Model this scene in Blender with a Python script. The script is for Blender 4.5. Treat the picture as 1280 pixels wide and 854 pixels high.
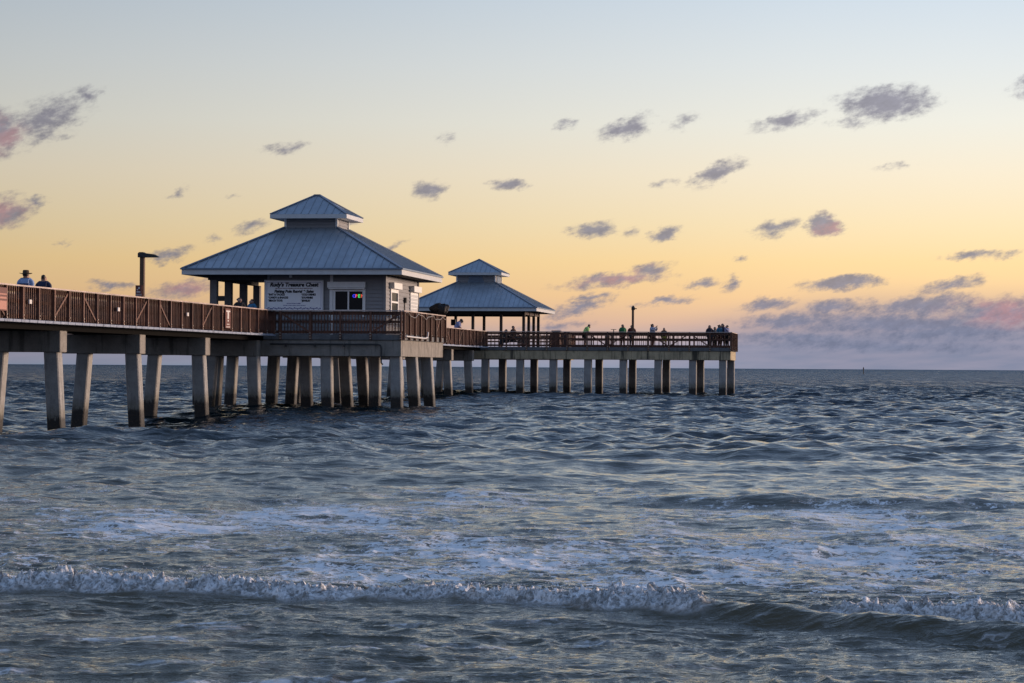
import bpy, bmesh, math, random
import numpy as np
from mathutils import Vector, Matrix, Euler

for o in list(bpy.data.objects):
    bpy.data.objects.remove(o, do_unlink=True)
scene = bpy.context.scene
COL = scene.collection
rnd = random.Random(7)
R = math.radians

# ------------------------------------------------------------------ camera
CAM_H = 1.85
FPX = 3000.0                       # focal length in pixels of the 1280 px wide photograph
cam_data = bpy.data.cameras.new("camera")
cam_data.sensor_width = 36.0
cam_data.lens = 36.0 * FPX / 1280.0
cam_data.clip_start = 0.5
cam_data.clip_end = 60000.0
cam = bpy.data.objects.new("camera", cam_data)
COL.objects.link(cam)
cam.matrix_world = (Matrix.Translation((0, 0, CAM_H)) @ Matrix.Rotation(R(90 + 0.609), 4, 'X')
                    @ Matrix.Rotation(R(0.351), 4, 'Z'))
scene.camera = cam

# ------------------------------------------------------------------ exposure
scene.view_settings.view_transform = 'Standard'
scene.view_settings.look = 'None'
scene.view_settings.gamma = 1.0
scene.view_settings.exposure = 0.0
scene.view_settings.use_curve_mapping = False
scene.render.engine = 'CYCLES'
scene.cycles.max_bounces = 6
scene.cycles.diffuse_bounces = 3
scene.cycles.glossy_bounces = 3
scene.cycles.transmission_bounces = 4
scene.cycles.use_denoising = True
scene.cycles.denoising_prefilter = 'ACCURATE'
scene.cycles.sample_clamp_direct = 5.0
scene.cycles.sample_clamp_indirect = 2.5

# ------------------------------------------------------------------ sun (low dusk glow off to the right, above the sea)
SUN_AZ, SUN_EL = 70.0, 3.0          # degrees clockwise from the view axis (+Y), degrees above the horizon
sun_data = bpy.data.lights.new("sun", 'SUN')
sun_data.energy = 5.0
sun_data.angle = R(12)
sun_data.color = (1.0, 0.73, 0.57)
sun = bpy.data.objects.new("sun", sun_data)
COL.objects.link(sun)
sd = Vector((math.sin(R(SUN_AZ)) * math.cos(R(SUN_EL)), math.cos(R(SUN_AZ)) * math.cos(R(SUN_EL)), math.sin(R(SUN_EL))))
sun.rotation_euler = sd.to_track_quat('Z', 'Y').to_euler()
sun.location = (60, 20, 30)

# ------------------------------------------------------------------ node helpers
def s2l(c):
    return tuple(((v / 255.0) / 12.92 if v / 255.0 <= 0.04045 else ((v / 255.0 + 0.055) / 1.055) ** 2.4) for v in c)

class NT:
    def __init__(self, tree):
        self.t = tree
    def n(self, kind, **kw):
        nd = self.t.nodes.new(kind)
        for k, v in kw.items():
            setattr(nd, k, v)
        return nd
    def link(self, a, b):
        self.t.links.new(a, b)
    def put(self, sock, v):
        if hasattr(v, 'is_linked') or isinstance(v, bpy.types.NodeSocket):
            self.t.links.new(v, sock)
        else:
            sock.default_value = v
    def math(self, op, a, b=None, c=None, clamp=False):
        nd = self.n('ShaderNodeMath', operation=op, use_clamp=clamp)
        self.put(nd.inputs[0], a)
        if b is not None: self.put(nd.inputs[1], b)
        if c is not None: self.put(nd.inputs[2], c)
        return nd.outputs[0]
    def vmath(self, op, a, b=None, out=0):
        nd = self.n('ShaderNodeVectorMath', operation=op)
        self.put(nd.inputs[0], a)
        if b is not None: self.put(nd.inputs[1], b)
        return nd.outputs[out]
    def mix(self, fac, a, b, mode='MIX'):
        nd = self.n('ShaderNodeMix', data_type='RGBA', blend_type=mode)
        self.put(nd.inputs[0], fac)
        for i, v in ((6, a), (7, b)):
            if isinstance(v, tuple) and len(v) == 3: v = (*v, 1)
            self.put(nd.inputs[i], v)
        return nd.outputs[2]
    def ramp(self, fac, stops, interp='LINEAR'):
        nd = self.n('ShaderNodeValToRGB')
        nd.color_ramp.interpolation = interp
        el = nd.color_ramp.elements
        while len(el) < len(stops): el.new(0.5)
        for e, (p, c) in zip(el, stops):
            e.position = p
            if not isinstance(c, tuple): c = (c, c, c)
            e.color = (*c[:3], 1)
        self.put(nd.inputs[0], fac)
        return nd.outputs[0]
    def maprange(self, v, a, b, c=0.0, d=1.0, smooth=True):
        nd = self.n('ShaderNodeMapRange', interpolation_type='SMOOTHSTEP' if smooth else 'LINEAR')
        for i, x in enumerate((v, a, b, c, d)): self.put(nd.inputs[i], x)
        return nd.outputs[0]
    def noise(self, vec, scale, detail=4, rough=0.55, dist=0.0, color=False, dim='3D'):
        nd = self.n('ShaderNodeTexNoise', noise_dimensions=dim)
        if vec is not None: self.put(nd.inputs['Vector'], vec)
        nd.inputs['Scale'].default_value = scale
        nd.inputs['Detail'].default_value = detail
        nd.inputs['Roughness'].default_value = rough
        nd.inputs['Distortion'].default_value = dist
        return nd.outputs['Color' if color else 'Fac']

# ------------------------------------------------------------------ world: dusk sky with broken low cloud
world = bpy.data.worlds.new("World")
scene.world = world
world.use_nodes = True
world.node_tree.nodes.clear()
W = NT(world.node_tree)
tc = W.n('ShaderNodeTexCoord')
sep = W.n('ShaderNodeSeparateXYZ'); W.link(tc.outputs['Generated'], sep.inputs[0])
az = W.math('MULTIPLY', W.math('ARCTAN2', sep.outputs[0], sep.outputs[1]), 57.2958)
el = W.math('MULTIPLY', W.math('ARCSINE', sep.outputs[2]), 57.2958)
front = [(0.0, (146, 158, 182)), (0.5, (166, 162, 180)), (1.05, (224, 186, 162)), (1.7, (246, 205, 155)), (2.5, (251, 217, 160)),
         (3.4, (246, 224, 182)), (4.6, (242, 229, 204)), (5.8, (233, 231, 220)), (7.2, (220, 225, 226)), (8.8, (204, 216, 227)),
         (14, (164, 186, 214)), (26, (124, 150, 190)), (50, (118, 150, 200)), (90, (136, 168, 220))]
elr = W.math('POWER', W.math('DIVIDE', W.math('MAXIMUM', el, 0.0), 90.0), 0.5)
fr = W.ramp(elr, [((e / 90.0) ** 0.5, s2l(c)) for e, c in front])
back = [(0.0, (122, 126, 152)), (3, (154, 154, 180)), (8, (176, 184, 210)), (16, (170, 188, 220)), (40, (142, 172, 218)), (90, (136, 168, 220))]
bk = W.ramp(elr, [((e / 90.0) ** 0.5, s2l(c)) for e, c in back])
# angle away from the afterglow decides warm or cool
glow_az = 16.0
daz = W.math('ABSOLUTE', W.math('SUBTRACT', az, glow_az))
daz = W.math('MINIMUM', daz, W.math('SUBTRACT', 360.0, daz))
base = W.mix(W.maprange(daz, 35, 130), fr, bk)
bright = W.ramp(W.math('DIVIDE', daz, 180.0), [(0.0, 1.2), (0.03, 1.18), (0.05, 1.14), (0.09, 1.0), (0.125, 0.88), (0.157, 0.78), (0.22, 0.68), (1.0, 0.8)])
base = W.mix(1.0, base, bright, 'MULTIPLY')
sky = W.n('ShaderNodeTexSky', sky_type='NISHITA')
sky.sun_disc = False
sky.sun_elevation = R(SUN_EL)
sky.sun_rotation = R(SUN_AZ)
sky.air_density = 1.2; sky.dust_density = 1.5; sky.ozone_density = 2.0
nish = W.mix(1.0, sky.outputs[0], (0.10, 0.10, 0.10), 'MULTIPLY')
base = W.mix(0.08, base, nish)
# clouds: (x, y, half width, half height, tilt, strength, pink) measured on the photograph, turned into compass degrees
def deg(x, y):
    return ((x - 640) / 52.36, (455.0 + 0.00613 * x - y) / 52.36)
CL = [(8, 172, 40, 28, 15, 1.25, 1), (62, 155, 66, 22, 24, 1.0, 0), (112, 126, 22, 12, 30, .9, 0), (62, 178, 40, 8, 10, .7, 0),
      (8, 272, 46, 19, 12, 1.25, 1), (45, 256, 26, 6, 12, .9, 0), (88, 309, 14, 4, 25, .6, 0),
      (355, 187, 34, 8, 6, .8, 0), (556, 175, 18, 8, 0, .5, 0), (226, 242, 20, 6, 28, .75, 0), (295, 247, 16, 4, 5, .6, 0),
      (535, 236, 24, 11, 10, 1.0, 0), (634, 232, 30, 9, -2, 1.0, 0), (705, 156, 20, 8, 12, .85, 0),
      (783, 161, 46, 12, 16, 1.1, 0), (850, 153, 26, 11, 20, .6, 0), (980, 152, 54, 11, 12, .95, 0),
      (1105, 134, 64, 20, 3, 1.35, 0), (1060, 128, 34, 14, 10, .7, 0), (1058, 156, 32, 8, 5, .75, 0), (1283, 115, 32, 17, 22, 1.1, 0),
      (895, 216, 46, 12, 24, 1.0, 0), (828, 230, 24, 6, 10, .7, 0), (738, 289, 32, 11, 0, 1.1, 0), (831, 293, 22, 9, 16, 1.0, 0),
      (790, 291, 18, 6, 15, .6, 0), (968, 286, 36, 10, 12, 1.1, 0), (1026, 282, 24, 15, 0, 1.5, 1), (1208, 322, 48, 7, 4, .95, 0),
      (1250, 323, 34, 5, 12, .7, 0), (768, 350, 84, 9, 6, 1.15, 1), (810, 340, 34, 10, 14, 1.0, 1), (315, 285, 28, 9, 14, .9, 0),
      (212, 320, 34, 9, 10, .95, 0), (264, 300, 16, 5, 15, .7, 0), (142, 358, 34, 7, 2, .95, 0), (232, 362, 54, 12, 10, 1.0, 1),
      (874, 354, 26, 7, 8, .9, 0), (912, 354, 18, 9, 24, .9, 0), (738, 371, 40, 7, 6, .9, 0), (724, 386, 46, 9, 12, 1.1, 0),
      (832, 376, 46, 6, 8, 1.0, 0), (1052, 355, 62, 9, 4, 1.3, 0), (1182, 358, 54, 9, 10, 1.0, 0), (920, 323, 16, 4, 4, .7, 0),
      (956, 382, 44, 9, 10, 1.05, 0), (1036, 386, 52, 11, 6, 1.1, 0), (1150, 382, 96, 13, 4, 1.2, 0), (1250, 392, 96, 20, 0, 1.2, 1),
      (490, 308, 20, 5, 20, .6, 0), (1115, 213, 34, 5, 6, .55, 0), (430, 283, 30, 5, 12, .65, 0), (1120, 405, 190, 14, 0, 1.15, 0), (985, 402, 90, 10, 3, 1.05, 0), (1190, 416, 150, 12, 2, 1.1, 0), (1000, 424, 110, 8, 0, 1.0, 0),
      (690, 408, 60, 7, 3, .8, 0), (1090, 432, 230, 9, 0, .8, 0)]
comb = W.n('ShaderNodeCombineXYZ'); W.link(az, comb.inputs[0]); W.link(el, comb.inputs[1])
P = comb.outputs[0]
Pn = W.n('ShaderNodeMapping', vector_type='TEXTURE'); Pn.inputs['Rotation'].default_value = (0, 0, R(16)); Pn.inputs['Scale'].default_value = (1.6, .85, 1)
W.link(P, Pn.inputs['Vector'])
wc = W.noise(Pn.outputs[0], 2.2, 5, .62, color=True)
warp = W.vmath('MULTIPLY', W.vmath('SUBTRACT', wc, (.5, .5, .5)), (1.0, .5, 0))
P2 = W.vmath('ADD', P, warp)
fld, pnk = None, None
for (x, y, hw, hh, tilt, st, pk) in CL:
    a_, e_ = deg(x, y)
    mp = W.n('ShaderNodeMapping', vector_type='TEXTURE')
    mp.inputs['Location'].default_value = (a_, e_, 0)
    mp.inputs['Rotation'].default_value = (0, 0, R(tilt))
    mp.inputs['Scale'].default_value = (hw / 52.36 * 1.18, hh / 52.36 * 1.45, 1)
    W.link(P2, mp.inputs['Vector'])
    ln = W.vmath('LENGTH', mp.outputs[0], out=1)
    v = W.math('MULTIPLY_ADD', ln, -st, st, clamp=False)
    fld = v if fld is None else W.math('MAXIMUM', fld, v)
    if pk: pnk = v if pnk is None else W.math('MAXIMUM', pnk, v)
fb = W.noise(Pn.outputs[0], 4.2, 8, .68)
fb2 = W.noise(Pn.outputs[0], 1.6, 6, .6)
m1 = W.math('ADD', W.math('MAXIMUM', fld, -0.3), W.math('MULTIPLY', W.math('SUBTRACT', fb, .5), 1.7))
cm = W.math('MULTIPLY', W.maprange(m1, .06, .95), W.maprange(fld, -.05, .38))
# low stratus band close to the horizon, thicker to the right
Ps = W.n('ShaderNodeMapping', vector_type='TEXTURE'); Ps.inputs['Rotation'].default_value = (0, 0, R(3)); Ps.inputs['Scale'].default_value = (3.2, .42, 1)
W.link(P, Ps.inputs['Vector'])
st1 = W.noise(Ps.outputs[0], 1.1, 7, .6, 0.4)
rightness = W.maprange(az, 2.0, 8.5)
topband = W.math('MULTIPLY_ADD', rightness, 1.0, .95)
lowness = W.maprange(W.math('DIVIDE', el, topband), 1.15, .25)
sm = W.math('MULTIPLY', W.maprange(W.math('ADD', st1, W.math('MULTIPLY_ADD', rightness, .30, .0)), .40, .64), lowness)
sm = W.math('MULTIPLY', sm, W.math('MULTIPLY_ADD', rightness, .48, .48))
pinkmask = W.math('MULTIPLY', W.maprange(pnk, .1, .9), W.maprange(fb2, .35, .62))
cg = W.mix(W.maprange(el, .5, 6), s2l((122, 130, 156)), s2l((134, 132, 150)))
cpink = W.mix(pinkmask, cg, s2l((178, 138, 150)))
cshade = W.mix(1.0, cpink, W.ramp(fb, [(.3, 1.18), (.7, .82)]), 'MULTIPLY')
lev = W.mix(1.0, cshade, W.ramp(W.math('DIVIDE', daz, 180.0), [(0, 1.0), (.07, .97), (.14, .8), (.3, .7)]), 'MULTIPLY')
stc = W.mix(W.noise(Ps.outputs[0], 2.3, 3, .5), s2l((116, 130, 158)), s2l((164, 158, 176)))
stc = W.mix(1.0, stc, W.ramp(W.math('DIVIDE', daz, 180.0), [(0, 1.0), (.07, .97), (.14, .85), (.3, .8)]), 'MULTIPLY')
colr = W.mix(sm, base, stc)
colr = W.mix(W.math('MULTIPLY', cm, .84), colr, lev)
below = W.maprange(el, -2.0, -.05)
colr = W.mix(below, (0.03, 0.045, 0.06), colr)
bg = W.n('ShaderNodeBackground'); W.link(colr, bg.inputs[0]); bg.inputs[1].default_value = 1.0
wo = W.n('ShaderNodeOutputWorld'); W.link(bg.outputs[0], wo.inputs[0])
world.cycles.sampling_method = 'MANUAL'
world.cycles.sample_map_resolution = 512
# ------------------------------------------------------------------ numpy noise
def _hash(ix, iy, seed):
    h = (ix.astype(np.int64) * 374761393 + iy.astype(np.int64) * 668265263 + seed * 1442695041) & 0xffffffff
    h = ((h ^ (h >> 13)) * 1274126177) & 0xffffffff
    return ((h ^ (h >> 16)) & 0xffff).astype(np.float32) / 65535.0
def vnoise(x, y, seed=0):
    ix = np.floor(x); iy = np.floor(y)
    fx = (x - ix).astype(np.float32); fy = (y - iy).astype(np.float32)
    fx = fx * fx * fx * (fx * (fx * 6 - 15) + 10); fy = fy * fy * fy * (fy * (fy * 6 - 15) + 10)
    a = _hash(ix, iy, seed); b = _hash(ix + 1, iy, seed); c = _hash(ix, iy + 1, seed); d = _hash(ix + 1, iy + 1, seed)
    return (a + (b - a) * fx) * (1 - fy) + (c + (d - c) * fx) * fy
def fbm(x, y, seed=0, octs=4, gain=.5):
    s = 0; amp = 1; tot = 0
    for i in range(octs):
        s = s + amp * vnoise(x * 2 ** i + 17.3 * i, y * 2 ** i - 9.1 * i, seed + i); tot += amp; amp *= gain
    return s / tot
def sstep(a, b, x):
    t = np.clip((x - a) / (b - a), 0, 1)
    return t * t * (3 - 2 * t)

# ------------------------------------------------------------------ the sea
def build_sea():
    rs = [3.0]
    while rs[-1] < 24000:
        r = rs[-1]
        if r < 11.5: s = .25
        elif r < 15.8: s = .024
        elif r < 20.6: s = .0115
        elif r < 26: s = .034
        elif r < 260: s = .0020 * r
        elif r < 1200: s = .0045 * r
        elif r < 4000: s = .012 * r
        else: s = .1 * r
        rs.append(r + s)
    rs = np.array(rs)
    th = np.concatenate([np.linspace(-70, -20, 26)[:-1], np.linspace(-20, -13.2, 60)[:-1], np.linspace(-13.2, 13.2, 700), np.linspace(13.2, 20, 60)[1:], np.linspace(20, 70, 26)[1:]])
    th = np.radians(th)
    nr, nt = len(rs), len(th)
    Rr, Th = np.meshgrid(rs, th, indexing='ij')
    X = (Rr * np.sin(Th)).ravel(); Y = (Rr * np.cos(Th)).ravel()
    dr = np.gradient(rs)[:, None] * np.ones((1, nt)); dr = dr.ravel()
    dt = Rr.ravel() * np.gradient(th)[None, :].repeat(nr, 0).ravel()
    Z = np.zeros_like(X); DX = np.zeros_like(X); DY = np.zeros_like(X)
    rg = np.random.RandomState(4)
    # strength of the wind sea by distance offshore, with slow patches
    patch = .62 + .76 * fbm(X / 9, Y / 14, 3, 2)
    seaamp = np.interp(Y, [10, 20, 30, 42, 58, 75, 140, 1200], [.18, .22, .40, .55, .78, .82, .95, 1.0]) * patch
    N = 110
    lam = np.exp(rg.uniform(np.log(.30), np.log(6.5), N))
    for i in range(N):
        L = lam[i]; k = 2 * np.pi / L
        spread = 34 if L > 2 else 52
        ang = rg.normal(0, R(spread)) + R(6)
        dx, dy = math.sin(ang), -math.cos(ang)
        slope = .036 if L < 1.6 else (.026 if L < 3 else .012)
        a = slope * L / (2 * np.pi)
        att = np.clip((L / dr - 2.0) / 2, 0, 1) * np.clip((L / dt - 2.0) / 2, 0, 1)
        ph = k * (dx * X + dy * Y) + rg.uniform(0, 6.28)
        sn = np.sin(ph); cs = np.cos(ph)
        aa = a * att
        Z += aa * cs
        DX -= .85 * dx * aa * sn; DY -= .85 * dy * aa * sn
    Z *= seaamp; DX *= seaamp; DY *= seaamp
    # sharp little wind crests
    wx = X + 1.1 * (fbm(X / 2.5, Y / 2.5, 201, 2) - .5); wy = Y + 1.1 * (fbm(X / 2.5, Y / 2.5, 211, 2) - .5)
    def crest(lx, ly, amp, seed, lo, fine):
        n_ = 1 - np.abs(vnoise(wx / lx + .12 * wy / ly, wy / ly, seed) * 2 - 1)
        att_ = np.clip((ly / dr - 1.6) / 2, 0, 1)
        return amp * (n_ ** 1.7 - .35) * att_
    cr = crest(3.6, 2.3, .13, 221, 0, 0) + crest(1.7, 1.05, .075, 231, 0, 0) + crest(.8, .48, .034, 241, 0, 0)
    Z += cr * np.interp(Y, [10, 20, 32, 45, 60, 90, 300], [.05, .10, .26, .48, .85, 1.0, 1.1]) * patch
    Z += (crest(.42, .26, .030, 251, 0, 0) + crest(.2, .13, .013, 261, 0, 0)) * np.interp(Y, [10, 14, 34, 60], [.8, .85, .7, .45])
    # longer swell lines shoaling towards the beach
    wob = (fbm(X / 7, Y / 22, 11, 3) - .5)
    def ridge(xs, ys, width_front, width_back, H, wobble=.8, xr=None, hseed=21):
        nonlocal Z
        yc = np.interp(X, xs, ys) + wob * wobble
        d = Y - yc
        g = np.where(d < 0, np.exp(-(d / width_front) ** 2), np.exp(-(d / width_back) ** 2))
        h = H * (.45 + 1.1 * fbm(X / 3.2 + hseed, Y * 0 + hseed, hseed, 3))
        if xr is not None:
            h = h * sstep(xr[0], xr[1], X) * (1 - sstep(xr[2], xr[3], X))
        Z += g * h
        return d
    ridge([-16, -6, 4], [57, 60, 66], .9, 3.5, .17, 2.0, (-20, -14, -4, 0))
    ridge([-5, 3, 12], [47.5, 48, 49], .75, 2.2, .17, 2.4, (-3, -1, 5, 8), 5)
    ridge([-2, 14], [52, 53], .9, 2.4, .14, 3.0, (0, 2, 12, 14), 8)
    ridge([-9, 0, 9], [40, 38, 37], .6, 1.8, .11, 2.0, (-9, -3, 0, 2), 9)
    ridge([-2, 9], [33.5, 31.5], .4, 1.2, .12, 1.3, (0.5, 4, 7.5, 9), 33)
    ridge([-9, 9], [44, 42.5], .7, 2.0, .10, 2.0, None, 41)
    ridge([-60, 60], [78, 84], 1.2, 3.0, .10, 5.0, (-8, 0, 40, 60), 51)
    ridge([-60, 60], [100, 108], 1.4, 3.4, .10, 6.0, None, 61)
    # trough beside the first piles of the pier
    Z -= .56 * np.exp(-(((X + 14.5) / 6.5) ** 2 + ((Y - 79) / 15) ** 4))
    Z -= .07 * sstep(80, 95, Y) * (1 - sstep(130, 160, Y)) * (X < 0)
    # ---------------- the small shore break in front
    wl = (fbm(X / 1.3, Y * 0 + 2, 31, 3) - .5) * .30 + (fbm(X / .33, Y * 0 + 2, 35, 2) - .5) * .17
    ybr = np.interp(X, [-12, -4.3, -1.7, 0, 1.44, 2.2, 3.6, 8], [20.9, 19.75, 19.25, 18.72, 18.02, 17.75, 17.3, 16.2]) + wl
    d = Y - ybr
    # unbroken shoulder running on to the right in front of the second foam line
    yun = np.interp(X, [-1, .9, 1.5, 2.3, 3.6, 7], [18.9, 18.2, 17.85, 17.1, 16.05, 13.9]) + (fbm(X / 2.2, Y * 0 + 7, 71, 2) - .5) * .2
    d2 = Y - yun
    unm = sstep(.8, 1.6, X)
    brm = 1 - sstep(1.25, 1.6, X) + sstep(2.0, 2.7, X) * .9
    hvar = .35 + 1.25 * fbm(X / .8, Y * 0 + 5, 41, 3)
    H1 = .100 * hvar * brm
    gbr = np.where(d < 0, np.exp(-(np.abs(d) / .16) ** 2), np.exp(-(d / .75) ** 2))
    Z += gbr * H1
    gun = np.where(d2 < 0, np.exp(-(d2 / .24) ** 2), np.exp(-(d2 / .5) ** 2))
    Z += gun * .125 * unm
    roll = np.exp(-((d + .01) / np.where(d < 0, .19, .22)) ** 4) * brm                       # foam roller
    wake = sstep(-.06, .12, d) * np.exp(-np.maximum(d - .1, 0) / .7) * (brm * .8 + .2)
    lump = np.abs(fbm(X / .20, Y / .16, 81, 3) - .5) * 2
    lump2 = np.abs(fbm(X / .085, Y / .07, 91, 3, .65) - .5) * 2
    lump3 = np.abs(fbm(X / .045, Y / .04, 93, 2, .6) - .5) * 2
    Z += roll * (.08 * lump + .095 * lump2 + .035 * lump3 - .04) * (.45 + .55 * hvar)
    Z += wake * (.05 * lump2 + .02 * lump - .02)
    DY += roll * (fbm(X / .11, Y / .2, 95, 2) - .5) * -.16
    DX += roll * (fbm(X / .10, Y / .2, 97, 2) - .5) * .10
    # fine chop kept in the geometry close by
    near = np.clip(1 - (Y - 24) / 10, 0, 1) * (Y > 11)
    Z += near * (.030 * (fbm(X / .6, Y / .3, 101, 3) - .5) + .014 * (fbm(X / .16, Y / .10, 111, 3) - .5))
    # ---------------- foam cover (0..1)
    f = np.zeros_like(X)
    f += np.interp(Y, [13, 16.5, 18.5, 20.2, 24, 29, 35, 44, 54, 62], [.10, .17, .22, .60, .61, .57, .44, .22, .05, .0]) * (1 - roll)
    big = fbm(X / 3.4 + 3, Y / 6.0, 121, 3)
    f += (big - .5) * .45 + (fbm(X / .9, Y / 1.5, 141, 3) - .5) * .35 * sstep(10, 20, Y) * (1 - sstep(48, 60, Y))
    f += .10 * np.exp(-(((X + 6.5) / 3.6) ** 2 + ((Y - 37) / 5.5) ** 2))           # white patch at the left
    f += .16 * np.exp(-(((X - 4) / 4.5) ** 2 + ((Y - 31.5) / 2.6) ** 2))
    f -= .30 * np.exp(-(((X + 4) / 4.5) ** 2 + ((Y - 45) / 6) ** 2))
    f = np.maximum(f, 0)
    f = np.maximum(f, wake * .62)
    f = np.maximum(f, roll * .55)
    f = np.where(gun * unm > .25, f * (1 - .75 * np.clip(gun * unm, 0, 1) * (1 - roll)), f)
    roller = np.clip(roll * (.42 + 1.5 * lump2 + 1.2 * lump3), 0, 1)
    # a few whitecaps further out
    wcap = (fbm(X / 2.6, Y / 3.6, 131, 3) > .69) * (Z > .16) * (Y > 60) * (Y < 260)
    f = np.maximum(f, wcap * .5)
    X2 = X + DX; Y2 = Y + DY
    co = np.empty((nr * nt, 3), np.float32); co[:, 0] = X2; co[:, 1] = Y2; co[:, 2] = Z * np.clip(1.6 - Rr.ravel() / 4000, .0, 1)
    i = np.arange(nr - 1)[:, None] * nt + np.arange(nt - 1)[None, :]
    i = i.ravel()
    quads = np.stack([i, i + 1, i + nt + 1, i + nt], 1)[:, ::1].astype(np.int32)
    me = bpy.data.meshes.new("water")
    me.vertices.add(len(co)); me.vertices.foreach_set("co", co.ravel())
    me.loops.add(quads.size); me.loops.foreach_set("vertex_index", quads.ravel())
    me.polygons.add(len(quads))
    me.polygons.foreach_set("loop_start", np.arange(0, quads.size, 4, dtype=np.int32))
    me.polygons.foreach_set("use_smooth", np.ones(len(quads), dtype=bool))
    me.update(calc_edges=True)
    at = me.attributes.new("foam", 'FLOAT', 'POINT'); at.data.foreach_set("value", f.astype(np.float32))
    at = me.attributes.new("roller", 'FLOAT', 'POINT'); at.data.foreach_set("value", roller.astype(np.float32))
    ob = bpy.data.objects.new("water", me); COL.objects.link(ob)
    ob["kind"] = "structure"
    ob["label"] = "choppy grey-green sea with lacy foam and a small breaking wave rolling to the beach"
    # flip check
    if me.polygons[0].normal.z < 0:
        me.flip_normals()
    return ob

def sea_material():
    m = bpy.data.materials.new("sea_water"); m.use_nodes = True
    t = m.node_tree; t.nodes.clear(); S = NT(t)
    geo = S.n('ShaderNodeNewGeometry'); pos = geo.outputs['Position']
    sp = S.n('ShaderNodeSeparateXYZ'); S.link(pos, sp.inputs[0])
    dist = sp.outputs[1]
    fo = S.n('ShaderNodeAttribute', attribute_name='foam').outputs['Fac']
    ro = S.n('ShaderNodeAttribute', attribute_name='roller').outputs['Fac']
    # lacy foam: warped noise with torn edges
    wv = S.vmath('MULTIPLY', S.vmath('SUBTRACT', S.noise(pos, 1.6, 4, .6, color=True), (.5, .5, .5)), (1.0, 1.0, 0))
    pw = S.vmath('ADD', S.vmath('MULTIPLY', pos, (.62, .9, 0.0)), wv)
    n1 = S.noise(pw, 3.9, 8, .74)
    n2 = S.noise(pw, 9.0, 6, .66)
    lace = S.math('SUBTRACT', 1.0, S.math('MULTIPLY', S.math('ABSOLUTE', S.math('SUBTRACT', n2, .5)), 9.0), clamp=True)
    fv = S.math('ADD', n1, S.math('MULTIPLY', lace, .15))
    thr = S.math('SUBTRACT', 1.04, S.math('MULTIPLY', fo, .78))
    foam = S.maprange(S.math('SUBTRACT', fv, thr), .02, .065)
    # thin drifting foam lines on the shallow water in front
    mp = S.n('ShaderNodeMapping'); mp.inputs['Rotation'].default_value = (0, 0, R(-14)); mp.inputs['Scale'].default_value = (.42, 2.1, 0)
    S.link(S.vmath('ADD', pos, S.vmath('MULTIPLY', wv, (.5, .5, 0))), mp.inputs[0])
    ns = S.noise(mp.outputs[0], 1.5, 7, .62)
    line = S.math('MULTIPLY', S.maprange(ns, .565, .64), S.maprange(dist, 20.0, 17.5))
    line = S.math('MULTIPLY', line, S.maprange(n2, .40, .56, .25, .95))
    line = S.math('MULTIPLY', line, S.maprange(sp.outputs[2], .10, .04))
    foam = S.math('MAXIMUM', foam, S.math('MULTIPLY', line, .8))
    n4 = S.noise(pos, 26.0, 5, .7)
    foam = S.math('MAXIMUM', foam, S.math('MULTIPLY', ro, S.maprange(S.math('ADD', S.math('MULTIPLY', n4, .6), S.math('MULTIPLY', n2, .4)), .36, .54, .35, 1.0)))
    foam = S.math('MULTIPLY', foam, .95)
    # small ripples: bump close by, slope noise that survives at grazing distance further out
    pa = S.vmath('MULTIPLY', pos, (.5, 1.0, 1.0))
    r1 = S.noise(pa, 3.0, 3, .55, .5)
    r2 = S.noise(pa, 10.0, 4, .6, .7)
    r3 = S.noise(pa, 34.0, 3, .6)
    hgt = S.math('MULTIPLY', r1, S.maprange(dist, 75, 38, .10, .034))
    hgt = S.math('ADD', hgt, S.math('MULTIPLY', r2, S.maprange(dist, 34, 16, .012, .026)))
    hgt = S.math('ADD', hgt, S.math('MULTIPLY', r3, S.maprange(dist, 22, 13, .0, .010)))
    hgt = S.math('ADD', hgt, S.math('MULTIPLY', foam, .02))
    hgt = S.math('ADD', hgt, S.math('MULTIPLY', ro, S.math('MULTIPLY', n4, .014)))
    bmp = S.n('ShaderNodeBump'); bmp.inputs['Strength'].default_value = 1.0; bmp.inputs['Distance'].default_value = 1.0
    S.link(hgt, bmp.inputs['Height'])
    sl = S.noise(S.vmath('MULTIPLY', pos, (.28, .6, 0)), 2.0, 4, .6, color=True)
    sl = S.vmath('MULTIPLY', S.vmath('SUBTRACT', sl, (.5, .5, .5)), (.9, 1.5, 0))
    k = S.maprange(dist, 30.0, 140.0, .10, .85)
    cmbk = S.n('ShaderNodeCombineXYZ')
    for i_ in range(3): S.link(k, cmbk.inputs[i_])
    sl = S.vmath('MULTIPLY', sl, cmbk.outputs[0])
    bias = S.n('ShaderNodeCombineXYZ'); S.link(S.maprange(dist, 30.0, 220.0, -.01, -.30), bias.inputs[1])
    nrm = S.vmath('NORMALIZE', S.vmath('ADD', S.vmath('ADD', bmp.outputs[0], sl), bias.outputs[0]))
    deep = s2l((9, 28, 34)); shal = s2l((78, 73, 54))
    body = S.mix(S.maprange(dist, 28.0, 70.0), shal, deep)
    body = S.mix(S.maprange(S.noise(pos, .5, 3, .5), .35, .7), body, S.mix(.5, body, s2l((92, 82, 62))))
    body = S.mix(S.maprange(dist, 50, 80), body, deep)
    wat = S.n('ShaderNodeBsdfPrincipled')
    S.link(body, wat.inputs['Base Color']); wat.inputs['Roughness'].default_value = .05; wat.inputs['IOR'].default_value = 1.333
    S.link(nrm, wat.inputs['Normal'])
    fm = S.n('ShaderNodeBsdfPrincipled')
    fcol = S.ramp(n2, [(.3, (.62, .64, .64)), (.55, (.93, .94, .94))])
    S.link(fcol, fm.inputs['Base Color']); fm.inputs['Roughness'].default_value = .55; S.link(bmp.outputs[0], fm.inputs['Normal'])
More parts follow.
